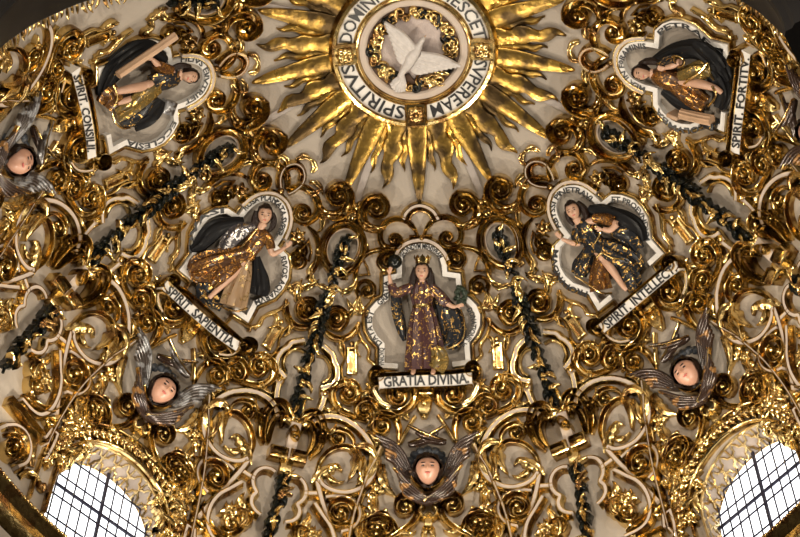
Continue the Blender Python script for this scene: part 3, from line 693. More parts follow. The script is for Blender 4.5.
for sp,w_,ph in (('691,477 685,485 680,491 675,497',5,'gilded leaf sweeping down from the curl,'),('667,461 665,469 668,476 674,482',4.5,'gilded leaf beside the rail top,'),('683,515 688,508 694,503 701,499',5,'gilded leaf between two rosettes,'),('671,506 673,516 678,524 685,531',5,'long gilded leaf along the rail foot,'),('702,512 698,505 699,497 705,492',4.5,'gilded leaf climbing the window border,'),('676,470 682,474 688,472 693,465',4.5,'gilded leaf under the cherub volute,')):
    B.append(leaf_item(ph,sp,w=w_,h=7,lobes=2,curl=3))
for px,r,ph in (((776,402),6,'gilded rosette high between volute and rail,'),((790,421),6,'gilded rosette above the window shoulder,'),((771,384),4,'tiny gilded rosette near the rail head,')):
    B.append(('flip',Item(rose(px,r),'flower ornament',ph)))
for sp,w_,ph in (('744,352 748,362 752,372 750,383',5,'tall gilded leaf beside the cherub,'),('762,372 768,378 774,388 783,393',4,'gilded leaf trailing along the rail,'),('760,424 768,418 774,412 782,410',4.5,'gilded leaf leaving the big volute,')):
    B.append(('flip',leaf_item(ph,sp,w=w_,h=7,lobes=2,curl=3)))
B.append(('flip',scroll_item('gilded curl high beside the cherub wing,','748,396 752,386 760,381 768,385 769,393',c=(761,391),turns=.9,w=2.8,h=7,sm=4)))
def win_border():
    WRr=.134
    def arc(r,n=60,low=-.02):
        P=[(-r,z) for z in np.linspace(low,.142,10)[:-1]]+[(r*math.sin(a),.142+r*math.cos(a)) for a in np.linspace(-math.pi/2,math.pi/2,n)]+[(r,z) for z in np.linspace(.142,low,10)[1:]]
        D=np.array([(x,math.sqrt(1-x*x-z*z),z) for x,z in P]); return D
    K=[nd('inner_moulding',sweep3(arc(.152),2.0,7,HR)),nd('outer_moulding',sweep3(arc(.196),1.6,6,HR))]
    D=arc(.174,200); n=30
    for k in range(n):
        i=int((k+.5)/n*len(D)); d0=D[max(0,i-1)]; d1=D[min(len(D)-1,i+1)]; t=d1-d0; t/=np.linalg.norm(t); s=np.cross(t,-D[i]); m=MB()
        for q in (-1,0,1):
            a=q*.9; e=(t*math.cos(a)+s*math.sin(a)*(1 if k%2 else -1)); L=np.linspace(-3,8,8)
            P=np.array([D[i]+e*l*U/R+s*(.5*q)*U/R for l in L]); P/=np.linalg.norm(P,axis=1)[:,None]
            sweep3(P,[.6,1.8,2.6,3,2.8,2.2,1.4,.4],[3,5,6,6.4,6.2,5.4,4.5,3],HR,h0=1+(q==0)*1.5,mb=m)
        K.append(nd('border_leaf',m)); K.append(nd('border_bead',ball_dir(D[i],2.3,6)))
    return Item(nd('window_border',None,None,*K),'window border','carved gilt leaf border')
WB_=win_border()
AREF=0.5
for sp,w_,ph in (('412,420 406,417 401,419 397,425',3.4,'gilded leaf between pendant and lower volute,'),('371,410 375,416 374,424 369,429',3.6,'gilded leaf at the outer foot of the C-scroll,'),('396,447 390,443 383,444 377,449',3.6,'gilded leaf under the volute by the wing tip,'),('401,529 406,535 413,537 420,533',3.6,'gilded leaf below the keyhole volute,')):
    B.append(leaf_item(ph,sp,w=w_,h=7,lobes=2,curl=3))
# axis pieces
A=[]; AREF=0.5
A.append(Item(nd('pendant',sweep(np.array([(427,397.),(427,400),(427,411),(427,416),(427,420)]),[5,8.5,7,4.5,2.5],[5,7,8,8,6],[(-1,0),(-1,.8),(-.8,1),(.8,1),(1,.8),(1,0)]),GOLD,nd('cap_moulding',block((427,394),90,5,21,6)),nd('bead',ball((427,405),3,8)),nd('drop',ball((427,418),3.2,5))),'pendant','gilded pendant bracket under the inscribed banner'))
A.append(Item(nd('keyhole_knot',mold('424,504 427,499 432,502 437,499 441,504 438,509 441,514 437,520 432,517 427,520 423,514 426,509',2.4,7,closed=True,sm=3),GOLD,nd('clasp',block((432,524),0,8,10,6)),nd('leaf',leaf(spine((430,526),190,16,20),w=4,h=5,lobes=3)),nd('leaf',leaf(spine((434,526),170,16,-20),w=4,h=5,lobes=3))),'knot ornament','gilded keyhole-shaped knot below the cherub'))
# --- rib ornaments traced on the rib left of GRATIA DIVINA, right flank, mirrored
RB=[]; AREF=-22.5
RB.append(scroll_item('gilded curled leaf head at the rib top,','385,226 376,229 366,226 361,217 363,206 370,198 379,197',c=(375.5,207),turns=1.0,w=5.6,h=12,rise=4))
RB.append(leaf_item('gilded leaf tail under the curled rib head,','362,222 369,227 378,229 388,225',w=4.5,h=7,lobes=3,curl=3))
RB.append(scroll_item('gilded spiral volute flanking the dark garland,','329,309 337,308 344,314 345,322 340,329',c=(335.5,319.5),turns=1.15,w=3.6,h=8,sm=4))
RB.append(scroll_item('gilded fluted crescent under the rib volute,','322,329 328,336 337,340 347,338 355,331 359,322',w=3.6,h=7))
RB.append(leaf_item('bright gilded leaf above the rib volute,','341,316 349,315 354,307 357,296',w=4.2,h=6,lobes=3,curl=3))
RB.append(leaf_item('gilded leaf reaching from garland to frame,','351,314 359,311 366,313 373,309',w=4,h=6,lobes=3,curl=3))
RB.append(leaf_item('slim gilded leaf rising beside the oval ring,','340,292 348,291 355,284 357,274',w=4,h=6,lobes=3,curl=3))
RB.append(band_item('white stepped frame beside the garland,','322,347 328,352.5 332,357 333,362.5 336,369 336.5,378 333,385.5 326,388.5 320,390',w=1.9,h=3.0,sm=3,name='rib_strapwork',eh=4.2))
RB.append(Item(nd('rib_hook',mold('316,356 323,357.5 328,363 330,371 328,379 322,384',1.7,4.5,sm=4)),'moulding','gilded inner hook around the garland,'))
RB.append(Item(nd('frame_button',block((324.5,394),0,9,9,3.5),WHIT,nd('gilt_button',ball((324.5,394),2.7,3.5)),nd('gilt_edge',mold('319.5,389 329.5,389 329.5,399 319.5,399',.9,4.4,closed=True))),'button','white square boss with gilded button,'))
RB.append(band_item('short white strap below the square rib boss,','323.5,399 321,407 318,414',w=2,h=3,name='strap',sm=0))
CR=nd('capital_roll',scroll('300,431 302,420 309,415.5 317,418 321,428 321,440 317,452 309,460',w=4.4,h=12)[0],GOLD,nd('inner_roll',scroll('300,434 304,427 309,429 311.5,438 310,449 305,457',w=3.4,h=14)[0]))
RB.append(Item(CR,'scroll ornament','heavy gilded hoop-shaped roll of the rib capital,'))
RB.append(scroll_item('small gilded ear curl beside the rib capital,','321,428 326,432 325,441',c=(321,437),turns=.8,w=2.6,h=7,sm=4))
RB.append(band_item('white lobed ring band below the capital,','287,479 293,479 300,483 304,490 304,499 300,505 296,508 298,514 296,521 290,525 284,526',w=2.0,h=3.4,sm=3,name='lobed_band',eh=5))
# rib axis pieces
RA=[]
KN=nd('rib_knot',ball((352.5,204),3.6,10),GOLD,nd('rosette_eye',ball((359,203),3.4,9)),*[nd('tie',leaf(spine((351.5,203),a,22,b),w=4.2,h=10,lobes=3,curl=4)) for a,b in ((170,15),(195,10),(215,-25),(150,25))],nd('clasp',block((349,214),105,4,15,13)))
RA.append(Item(KN,'knot ornament','gilded leafy knot tying the two curled heads at the rib top'))
OV='346,224 355,228 361.5,238 361.5,250 356,262 349,270 340,274 331,271 324,262 321.5,250 325,237 334,227'
RA.append(Item(nd('oval_ring',mold(OV,3.6,9,FL,sm=4,closed=True),GOLD,nd('white_lining',sweep(smooth(np.array([(342.2,248.5)])+ (np.array(xy(OV))-np.array([(342.2,248.5)]))*.82,4,True),1.4,5,FLAT,closed=True),WHIT),*[nd('ear',block(p,a,5,7,6)) for p,a in (((317,252),0),((366,247),0),((344,278),90),((345,221),90))]),'ring ornament','gilded oval ring with white lining around a dark vine sprig'))
def sprig(px,ang,l,w,n,seed,dark=True):
    pass
def garland(path,n,seed,wd=6,h0=5,grap=(),gl=5):
    g=np.random.default_rng(seed); P=smooth(xy(path),8); kids=[]; m=len(P)
    stem=tube([tuple(P[i]+np.array([2.0*math.sin(i*.7),0])) for i in range(0,m,3)],1.5,h0+2,sm=3)
    for i in range(n):
        f=(i+.5)/n; q=P[int(f*(m-1))]; d=P[min(m-1,int(f*(m-1))+1)]-P[max(0,int(f*(m-1))-1)]; base=math.degrees(math.atan2(d[0],-d[1])); sd=1 if i%2 else -1
        s=spine(q-np.array([math.sin(math.radians(base)),-math.cos(math.radians(base))])*2,base+sd*g.uniform(20,70),g.uniform(11,15),sd*-55)
        kids.append(nd('dark_leaf',leaf(s,w=g.uniform(3.2,4.4),h=g.uniform(5,7.5),lobes=2,curl=5,h0=h0+g.uniform(0,3)),VINE))
    for i in range(gl):
        f=(i+.3+g.uniform(0,.4))/gl; q=P[int(f*(m-1))]; s=spine(q,g.uniform(0,360),g.uniform(11,19),g.uniform(-110,110))
        kids.append(nd('gilt_leaf',leaf(s,w=g.uniform(1.8,3.2),h=g.uniform(4,6),lobes=2,curl=4,h0=h0+6),GOLD))
    for k,(x,y) in enumerate(grap): kids.append(nd('grape_cluster',grapes((x,y),4.6,h0+8,1.6,seed=seed+k),GOLD))
    return nd('vine_garland',stem,VINE,*kids)
RA.append(Item(garland('348,234 344,245 339,256 334,270 331,284',11,11,grap=((334,272),),gl=6),'vine garland','black leafy vine with gilded stems inside the oval ring'))
RA.append(Item(garland('330,284 325,297 321,311 317,326 313,340',13,12,grap=((316,314),(327,291)),gl=9,h0=7),'vine garland','black vine garland with gilded leaves between the rib volutes'))
RA.append(Item(garland('313,338 309,354 304,370 301,384 296,402 293,414',17,13,wd=7,grap=((303,371),(299,388)),gl=7,h0=7),'vine garland','long black vine garland hanging above the rib capital'))
RA.append(Item(garland('281,478 278,492 274,508 270,524 266,545 262,562',18,14,grap=((277,503),(269,530)),gl=11,h0=8),'vine garland','black vine garland with gilded leaves below the rib capital'))
PF=nd('capital_palmette',ball((295,424),4,6),GOLD,*[nd('frond',leaf(spine((295,428),15+a,l,b),w=4.4,h=8,lobes=1,curl=5,h0=3)) for a,l,b in ((-64,17,-45),(-32,25,-20),(0,33,0),(32,25,20),(64,17,45))])
RA.append(Item(PF,'leaf ornament','five-fronded gilded palmette crowning the rib capital'))
CB=nd('capital_block',band_nodes('cross_post','294,427 291.5,438 288.5,452 287,462',w=5,h=12,sm=0,eh=13).mb,WHIT,nd('cabochon',ball((291.5,438.5),4,11,flat=.8)),nd('gilt_oval',mold([(291.5+5.2*math.sin(a)*.8+(-1.2*math.cos(a)),438.5-7.5*math.cos(a)) for a in np.linspace(0,2*math.pi,16,endpoint=False)],1.2,14,closed=True)),
      nd('end_box',block((275.5,457),104,12,19,15),GOLD,nd('sunk_panel',mold('268,454.5 281,457.5 280,461.5 267,458.5',1,17,closed=True))),nd('end_box',block((295.5,461.5),104,12,18,15),GOLD,nd('sunk_panel',mold('290,458.5 302,461.5 301,465 289,462',1,17,closed=True))),
      nd('lower_block',block((284,470),14,12,14,9),GOLD))
RA.append(Item(CB,'capital','white and gilded cross-shaped rib capital with two sunk boxes'))
# ================================================================== put the repeats in place
PNAME={0:'Gratia Divina',-45:'Spirit Sapientia',45:'Spirit Intellect',-90:'Spirit Consilii',90:'Spirit Fortitv'}
PAN=[0,-45,45,-90,90]
RNAME={-22.5:'rib left of Gratia',22.5:'rib right of Gratia',-67.5:'Consilii-Sapientia rib',67.5:'Intellect-Fortitv rib',-112.5:'upper left corner rib',112.5:'upper right corner rib'}
def side(p,s):      # s=+1: towards greater azimuth
    if p in (0,): return 'right' if s>0 else 'left'
    if p==-45: return 'lower right' if s>0 else 'upper left'
    if p==45: return 'upper right' if s>0 else 'lower left'
    if p==-90: return 'lower' if s>0 else 'upper'
    return 'upper' if s>0 else 'lower'
GRP={}
def grp(it,base): return f'{it.node.name.replace("_"," ")} repeats: {it.phrase.rstrip(",")}'[:80]
def _chk(): pass
def do_half(items,panels=PAN):
    for it in items:
        fl=getattr(it,'flip',False)
        for p in panels:
            for s in (1,-1):
                # the item was traced with its rib at azimuth 0, extending towards +; flank s of the panel touches rib p+s*22.5
                rib=p+s*22.5; mir=(s>0)!=fl
                place(it,rib,mir,f'{side(p,s)} side of {PNAME[p]}',group=grp(it,0))
def do_axis_pair(items,panels=PAN):
    for it in items:
        fl=False
        if isinstance(it,tuple): it=it[1]; fl=True
        for p in panels:
            for s in (-1,1):
                mir=(s>0)!=fl
                place(it,p,mir,f'{side(p,s)} side of {PNAME[p]}',group=grp(it,0))
def do_axis(items,panels=PAN):
    for it in items:
        for p in panels: place(it,p,False,f'in {PNAME[p]} panel',group=grp(it,0))
def do_rib(items,pair):
    for it in items:
        c=it.node.allverts().mean(0); tc=math.degrees(math.acos(c[2]/np.linalg.norm(c)))
        for r in RAZ[:6]:
            if abs(r)>100 and tc>38: continue
            for s in ((1,-1) if pair else (1,)):
                ab={1:'right',-1:'left'} if abs(r)<30 else ({1:'lower',-1:'upper'} if r<0 else {1:'upper',-1:'lower'})
                w=f'{ab[s]} flank of {RNAME[r]}' if pair else f', {RNAME[r]}'
                place(it,r,s<0,w,group=grp(it,0))
do_half(H); do_axis_pair(B); do_axis(A); do_rib(RB,True); do_rib(RA,False)

for a,ph in ((-45,'carved gilt leaf border arching over the left window'),(45,'carved gilt leaf border arching over the right window')):
    WB_.phrase=ph; place(WB_,a)
# ================================================================== niche frames with their inscriptions, banners
def mir(n):
    V=None
    if n.mb is not None:
        V=n.mb.verts().copy(); V[:,0]*=-1; mb=MB().add(V,[f[::-1] for f in n.mb.f])
    else: mb=None
    return Node(n.name,mb,n.m,[mir(k) for k in n.kids],n.label,n.ang)
def both(n): return [n,mir(n)]
def mpath(s,sm=5):
    P=smooth(xy(s),sm); D=dirs(P); D=D.copy(); D[:,0]*=-1; return project(rz(D,AREF)*R)
def sc(s,c=None,name='scroll',**k):
    m,b=scroll(s,c,**k); return nd(name,m,GOLD,nd('boss',b) if b else None)
def rosette(px,r,h,n=6,name='rosette'):
    return nd(name,ball(px,r*.38,h+3),GOLD,*[nd('petal',leaf(spine(px,a,r),w=r*.36,h=h,lobes=1,curl=2.5,h0=1)) for a in np.arange(0,359,360/n)])
def band_inscr(s,sm=4,w=2.5):
    return sweep(smooth(xy(s),sm) if sm else np.array(xy(s)),w,7.5,FLAT)
def gratia_frame():
    global AREF; AREF=0.5
    K=[]
    K+=both(sc('419,235 415,227 408,221 398,218.5 388,222 382,231 382,241 387,247 394,248',c=(395.5,240),turns=1,w=3.4,h=7))
    K.append(band_nodes('crest_arch','405,219 407,213.5 411,209 416,206 422,205 428,206.5 434,210 438,215 440,219',w=1.8,h=4,eh=6,sm=4))
    K.append(nd('crest_moulding',mold('410,221 413,214 418,211 423,210.5 428,212 432,216 434,221',1.5,4,sm=4)))
    K.append(nd('crest_button',ball((423.5,238),4,5)))
    K+=both(nd('ear_moulding',mold('410,225 418,231 420,236 412,236 412,243',1.2,5)))
    K.append(band_nodes('arch_band','397,257 400.5,249.5 407,244 415,241 424,240 432,241.5 440,246 446.5,253 450,260',w=2.1,h=4.5,eh=6.5,sm=4))
    K+=both(sc('447,262 449,253 456,247.5 466,246.5 477,249 485,255 490,264 491.5,276 489,288',w=2.9,h=7))
    K+=both(sc('446,259 449,252 456,249 464,252.5 467,260 463,267',c=(457.5,259),turns=1,w=2.8,h=7))
    K+=both(nd('tracery_moulding',mold('357,274 361,264 365,260 369,268 371,275 358,276',1.2,4.5)))
    K+=both(sc('361,300 358,292 361,284 368,281.5 375,286 376,294',c=(369,291),turns=.8,w=2.4,h=6,sm=4))
    K+=both(nd('side_leaf',leaf('371,317 364,311 361,303 363,294',w=4,h=6,lobes=3,curl=3)))
    K+=both(nd('side_leaf',leaf('368,314 359,312 352,306 348,299',w=4,h=6,lobes=3,curl=3)))
    INS='401,262 401,276 388,279 387.5,299 380,304 374,311 371,320 372,330 377,339 384,346 384,367 400,368'
    K+=both(nd('inscription_band',band_inscr(INS,0),LETW))
    ARC='401,264 402.5,257 407,251 414,247.2 424,246 432,247.5 439,251.5 444,257.5 446,264'
    K.append(nd('inscription_band',band_inscr(ARC),LETW))
    K+=both(nd('outer_moulding',mold('396,263 396,272 383,274.5 382.5,296 375,300 368,308 365,319 366,331 371,341 378.5,349 378.5,372 398,373 398,377',1.6,5.5)))
    L=[]
    L.append(nd('lettering',lettering('SECVNDVM MENSVRAM','403,257 407,251 414,247.2 424,246 432,247.5 439,251.5 443,257.5',5.2,7.9,bold=.03),LETB))
    L.append(nd('lettering',lettering('GRATIA','380,304 384,300.5 387.5,297 387.7,288 387.8,281',5.2,7.9,bold=.03,sm=3),LETB))
    L.append(nd('lettering',lettering('DATA EST','383,345 377,339 372.5,330 371.3,320 374,311',5.2,7.9,bold=.03),LETB))
    L.append(nd('lettering',lettering('VNICVIQ','384,366 384,357 384,348',4.8,7.9,bold=.03,sm=3),LETB))
    L.append(nd('lettering',lettering('DONATIONIS XI','471,308 475.5,317 475.5,328 471,338 464,345',5.2,7.9,bold=.03),LETB))
    K+=L
    it=Item(nd('niche_frame',None,None,*K),'niche frame','gilded crested niche frame of scrolls around the crowned statue'); place(it)
def s_frame(p,txt,phrase):
    global AREF; AREF=-45
    K=[]
    def add(n): K.extend(both(n))
    add(sc('286,190 292,187 301,186.5 310,191 316,200 317,211 311,219 303,222 296,219',c=(302,212.5),turns=1,w=4.0,h=7))
    K.append(band_nodes('crest_loop','279,187 278.5,178 281,169.5 287,164 295,163 301,167.5 303,176 300,184 293,190 287,193',w=1.0,h=4,eh=6,sm=4))
    K.append(nd('crest_moulding',mold('286,179 286.5,172 290,168.5 296,168.5 299.5,174 298,180',1.3,4.5,sm=4)))
    K.append(nd('crest_button',ball((279.5,190.5),3.6,6)))
    add(sc('307,226 314,234 317.5,246 316.5,258 312,270 306,279',w=2.9,h=7))
    add(sc('289,266 288,258 293,253 300,254 304,261',c=(296,262),turns=.75,w=2.3,h=6,sm=4))
    add(nd('tracery_moulding',mold('301,249 308,240 311,252 308,262',1.2,4.5)))
    K.extend(both(rosette((297,236),9,7,6)))
    add(nd('side_leaf',leaf('281,284 289,288 297,284 304,288',w=4,h=6,lobes=3,curl=3)))
    add(nd('side_leaf',leaf('299,291 306,287 312,285 319,279',w=4,h=6,lobes=3,curl=3)))
    for sp in ('280,171 276,165 278,158 284,155','296,160 302,156 309,158 312,164','309,182 316,183 321,188 322,195','318,214 322,220 321,228 316,233'): add(nd('crest_leaf',leaf(sp,w=3.2,h=6,lobes=2,curl=2)))
    add(sc('292,246 297,243 303,245 305,251',c=(298,251),turns=.8,w=2.2,h=6,sm=4))
    K.append(None)
    HALF='273.5,193 281,198 287,206 289.5,217 288,228 283.5,239'
    add(band_nodes('arch_band',HALF,w=1.9,h=4.5,eh=6.5,sm=4))
    add(nd('inscription_band',band_inscr('269.5,198 276,201 281.5,208 284,217 282.5,227 278,237',4),LETW))
    add(nd('inscription_band',band_inscr('278,237 272,246 283,256 285,266 284,278 279,288 271,296 262,300 253,304 245,320 232,310.5',0),LETW))
    add(nd('outer_moulding',mold('283,241 279,247 288,255 290,266 289,280 283,291 275,300 264,305 257,308 247,326.5 231,316 222,328',1.6,5.5)))
    add(nd('outer_moulding',mold('288,303 281,309 268,313.5 261,318 254,330',1.5,4.5)))
    K=[k for k in K if k is not None]
    RP='276,201 281.5,208 284,217 282.5,227 278.5,236'; BP='283,256.5 285,266 284,278 279,288 271,296 262,300 255,303'
    top=np.vstack([mpath(RP)[::-1],smooth(xy(RP),5)])
    for where,t in txt.items():
        if where=='arch': P=top
        elif where=='right': P=smooth(xy(BP),5)
        elif where=='left': P=mpath(BP)[::-1]
        K.append(nd('lettering',lettering(t,P,5.2,7.9,bold=.03),LETB))
    place(Item(nd('niche_frame',None,None,*K),'niche frame',phrase),p)
gratia_frame()
s_frame(-45,{'arch':'ROSA PLANTATA SVPER','right':'RIVOS AQVARVM','left':'QVASI'},'gilded scalloped niche frame around the statue above SPIRIT. SAPIENTIA')
s_frame(45,{'arch':'ABYSSI PENETRAVI','left':'PROFVNDVM','right':'ET PROFVNDVM'},'gilded scalloped niche frame around the statue above SPIRIT. INTELLECT')
s_frame(-90,{'arch':'FILIVS ENVTRIET','right':'ECCLESIA'},'gilded scalloped niche frame around the statue above SPIRIT. CONSILII')
s_frame(90,{'arch':'MEA IN FORAMINIS','left':'COLVMBA','right':'PETRAE'},'gilded scalloped niche frame around the statue above SPIRIT. FORTITV')
def banners():
    global AREF
    specs=[(0.5,'GRATIA DIVINA.','379,383.5 400,382 425,381.3 450,380.5 472,378.5','383.5,383.6 400,382 425,381.3 450,380.5 469,379',9.6,('384,386 378,388 371,385 369,378 373,372',(375.5,379)),('466,380 472,384 479,381 481,373 477,367',(474.5,374)),'374,374 400,373 425,372 450,371 475,368','white banner lettered GRATIA DIVINA below the crowned statue'),
     (-45,'SPIRIT. SAPIENTIA.','164,285 178,298 200,318 222,336 238,347','168,290 180,300 200,318 222,336 235,345',8.6,('170,290 164,293 158,289 157,282 162,278',(165,283)),('236,343 243,341 249,345 249,352 243,355',(241,348)),'170,283 185,290 205,307 225,325 241,339','white banner lettered SPIRIT. SAPIENTIA below the brown-robed statue'),
     (45,'SPIRIT. INTELLECT.','602,329 620,314 645,293 665,276 678,266','605,327 620,314 645,293 665,276 675,268.5',8.6,('606,323 600,322 595,326 596,333 602,336',(602,329)),('675,272 681,271 686,266 684,259 677,258',(678,265)),'599,321 617,307 640,288 660,271 673,258','white banner lettered SPIRIT. INTELLECT below the dark-robed statue'),
     (-90,'SPIRIT. CONSILII.','75,70 80,90 85,112 89,135 91,158','76,75 80.5,92 85,112 89,135 90.5,152',7.6,('80,75 81,68 76,64 70,66 69,73',(75,71)),('87,153 86,160 91,165 97,162 97,155',(92,158)),'83,68 89,90 93.5,112 97,135 98,156','white banner lettered SPIRIT. CONSILII beside the statue holding a roll'),
     (90,'SPIRIT. FORTITV.','736,153 738,130 741,105 744,80 747,52','736.3,148 738,130 741,105 744,80 746.3,58',7.6,('732,149 730,156 735,161 742,159 743,152',(737,155)),('742,57 741,49 746,44 752,46 754,53',(747,51)),'728,152 730,130 733,105 736,80 739,54','white banner lettered SPIRIT. FORTITV beside the statue with a column')]
    for p,*a in specs:
        AREF=p; txt,path,tp,size,e0,e1,rod,ph=a
        tp=' '.join('%g,%g'%(a+(1.0 if p==-90 else -1.0 if p==90 else 0),b-(1.3 if abs(p)<60 else 0)) for a,b in xy(tp))
        P=smooth(xy(path),6); D=dirs(P,15); w=5.9 if size>9 else (5.4 if size>8 else 5.6)
        face=sweep3(D,w,16,FLAT)
        e=[nd('gilt_edge',sweep3(D,1,17,[(q*w-1.1,0),(q*w-1.1,.7),(q*w,1),(q*w+1.1,.7),(q*w+1.1,0)])) for q in (-1,1)]
        k=[nd('lettering',lettering(txt,tp,size,16.5,bold=.03),LETB)]+e
        for s,c in (e0,e1): k.append(sc(s,c=c,name='end_curl',turns=1.1,w=3.0,h=12,h0=3,sm=4))
        k.append(nd('gilt_rod',sweep3(dirs(smooth(xy(rod),5),12),1.7,16,HR)))
        place(Item(nd('banner',face,LETW,*k),'banner',ph),p)
banners()
# ================================================================== carved figures
def frame_at(px,h,ang):
    """position, right, up, out at a traced point; ang = direction of 'up' (degrees clockwise from image up)"""
    a=math.radians(ang); d=np.array([math.sin(a),-math.cos(a)]); p=np.array(px,float)
    D0=dirs([p],h)[0]; D1=dirs([p+d],h)[0]; c=D0*(R-h*U); N=-D0; up=D1-D0; up-=N*(up@N); up/=np.linalg.norm(up)
    return c,np.cross(up,N),up,N
def head_parts(px,h,ang,s,skin=None,yaw=0.0,pitch=0.0,hair=True,child=False):
    skin=skin or PALE
    c,rt,up,out=frame_at(px,h,ang)
    y=math.radians(yaw); rt,out=rt*math.cos(y)+out*-math.sin(y),out*math.cos(y)+rt*math.sin(y)
    q=math.radians(pitch); out,up=out*math.cos(q)-up*math.sin(q),up*math.cos(q)+out*math.sin(q)
    def pos(x,yv,z): return c+U*s*(x*rt+yv*up+z*out)
    fat=.86 if child else .76
    def surf(x,yv,z):
        X=fat*x; Y=yv; Z=.86*z
        if yv<0: X*=1-(.16 if child else .30)*(-yv)**1.6; 
        if yv<-.2: Z*=1-.10*(-yv-.2)
        if z>0:
            g=lambda a,b,sx,sy: math.exp(-((X-a)/sx)**2-((yv-b)/sy)**2)
            Z+=.20*g(0,-.16,.10,.12)+.12*g(0,.02,.07,.16)
            Z-=.085*(g(.29,.08,.15,.10)+g(-.29,.08,.15,.10))
            Z+=.05*(g(.27,.26,.2,.07)+g(-.27,.26,.2,.07))+.05*(g(.38,-.22,.2,.2)+g(-.38,-.22,.2,.2))
            Z+=.06*g(0,-.45,.18,.07)-.03*g(0,-.36,.15,.03)+.06*g(0,-.76,.16,.12)
        return X,Y,Z
    nu,nv=28,40; V=[];Fc=[]
    for i in range(nu+1):
        a=math.pi*i/nu
        for j in range(nv):
            b=2*math.pi*j/nv; x,yv,z=math.sin(a)*math.sin(b),math.cos(a),math.sin(a)*math.cos(b); V.append(pos(*surf(x,yv,z)))
    for i in range(nu):
        for j in range(nv): Fc.append((i*nv+j,(i+1)*nv+j,(i+1)*nv+(j+1)%nv,i*nv+(j+1)%nv))
    head=MB().add(V,Fc)
    # neck and ears belong to the body
    A=[pos(0,-.45,-.15),pos(0,-.75,-.2),pos(0,-.95,-.3)] if child else [pos(0,-.45,-.12),pos(0,-.8,-.15),pos(0,-1.2,-.25)]
    if not child: loft3(np.array(A),np.array([.36,.34,.46])*s*U,np.array([.34,.33,.4])*s*U,np.tile(out,(3,1)),head,12)
    def ell(x,yv,z,a,b,d,n=10):
        mb=MB();V=[];F=[]
        for i in range(7):
            q=math.pi*i/6
            for j in range(n):
                w=2*math.pi*j/n; V.append(pos(x+a*math.sin(q)*math.cos(w),yv+b*math.cos(q),z+d*math.sin(q)*math.sin(w)))
        for i in range(6):
            for j in range(n): F.append((i*n+j,i*n+(j+1)%n,(i+1)*n+(j+1)%n,(i+1)*n+j))
        return mb.add(V,F)
    for e in (-1,1): head.join(ell(e*fat*.98,0,-.05,.08,.18,.12))
    zf=lambda x,yv: surf(x/fat,yv,math.sqrt(max(0,1-(x/fat)**2-yv*yv)))[2]
    K=[]
    for e in (-1,1):
        K.append(nd('eye',ell(e*.29,.07,zf(.29,.07)-.01,.15,.085,.085),EYEM))
        K.append(nd('eyebrow',ell(e*.30,.28,zf(.30,.28)-.01,.20,.042,.06),HAIR))
    K.append(nd('mouth',ell(0,-.46,zf(0,-.46)-.01,.19,.07,.07),LIPS))
    if hair:
        V=[];Fc=[];keep=[]
        for i in range(nu+1):
            a=math.pi*i/nu
            for j in range(nv):
                b=2*math.pi*j/nv; x,yv,z=math.sin(a)*math.sin(b),math.cos(a),math.sin(a)*math.cos(b); X,Y,Z=surf(x,yv,min(z,.0) if False else z)
                k=(1.24 if child else 1.13)+(.09 if child else .05)*math.sin(9*b+2*a)*math.sin(6*a)+.04*math.sin(7*a+3*b); V.append(pos(X*k,Y*k+.05,Z*k-.04)); keep.append(z<(.72*abs(x)-(.0 if child else .08) if yv<(.30 if child else .36) else (1.15 if child else 1.0)-1.9*max(0,(.62 if child else .72)-yv)) )
        for i in range(nu):
            for j in range(nv):
                f=(i*nv+j,(i+1)*nv+j,(i+1)*nv+(j+1)%nv,i*nv+(j+1)%nv)
                if all(keep[q] for q in f) and V: Fc.append(f)
        used=sorted({q for f in Fc for q in f}); mp={q:i for i,q in enumerate(used)}
        K.append(nd('hair',MB().add([V[q] for q in used],[tuple(mp[q] for q in f) for f in Fc]),HAIR))
    return head,K
def hand(mb,px,h,ang,s=3.2,side=1,curl=25):
    """palm with four unequal bent fingers and a thumb, pointing along ang"""
    p=np.array(px,float); a=math.radians(ang); d=np.array([math.sin(a),-math.cos(a)]); n=np.array([-d[1],d[0]])*side
    loft([(*(p-d*s*.55),s*.26,h,s*.2),(*(p-d*s*.1),s*.40,h+.2,s*.22),(*(p+d*s*.35),s*.42,h+.2,s*.2),(*(p+d*s*.5),s*.34,h,s*.15)],mb=mb,k=10,sm=3)
    for i,(o,l) in enumerate(((-.33,.75),(-.11,.9),(.11,.85),(.32,.66))):
        b=p+d*s*.42+n*o*s; e=b+d*s*l*.55+n*o*s*.15; f=b+d*s*l+n*o*s*.2
        loft([(*b,s*.10,h+.2,s*.1),(*e,s*.095,h+.7,s*.095),(*f,s*.06,h-.1,s*.06)],mb=mb,k=7,sm=3)
    b=p-d*s*.15-n*s*.36; e=b+d*s*.35-n*s*.28; f=b+d*s*.7-n*s*.30
    loft([(*b,s*.13,h+.2,s*.12),(*e,s*.11,h+.9,s*.11),(*f,s*.07,h+1.1,s*.07)],mb=mb,k=7,sm=3)
    return mb
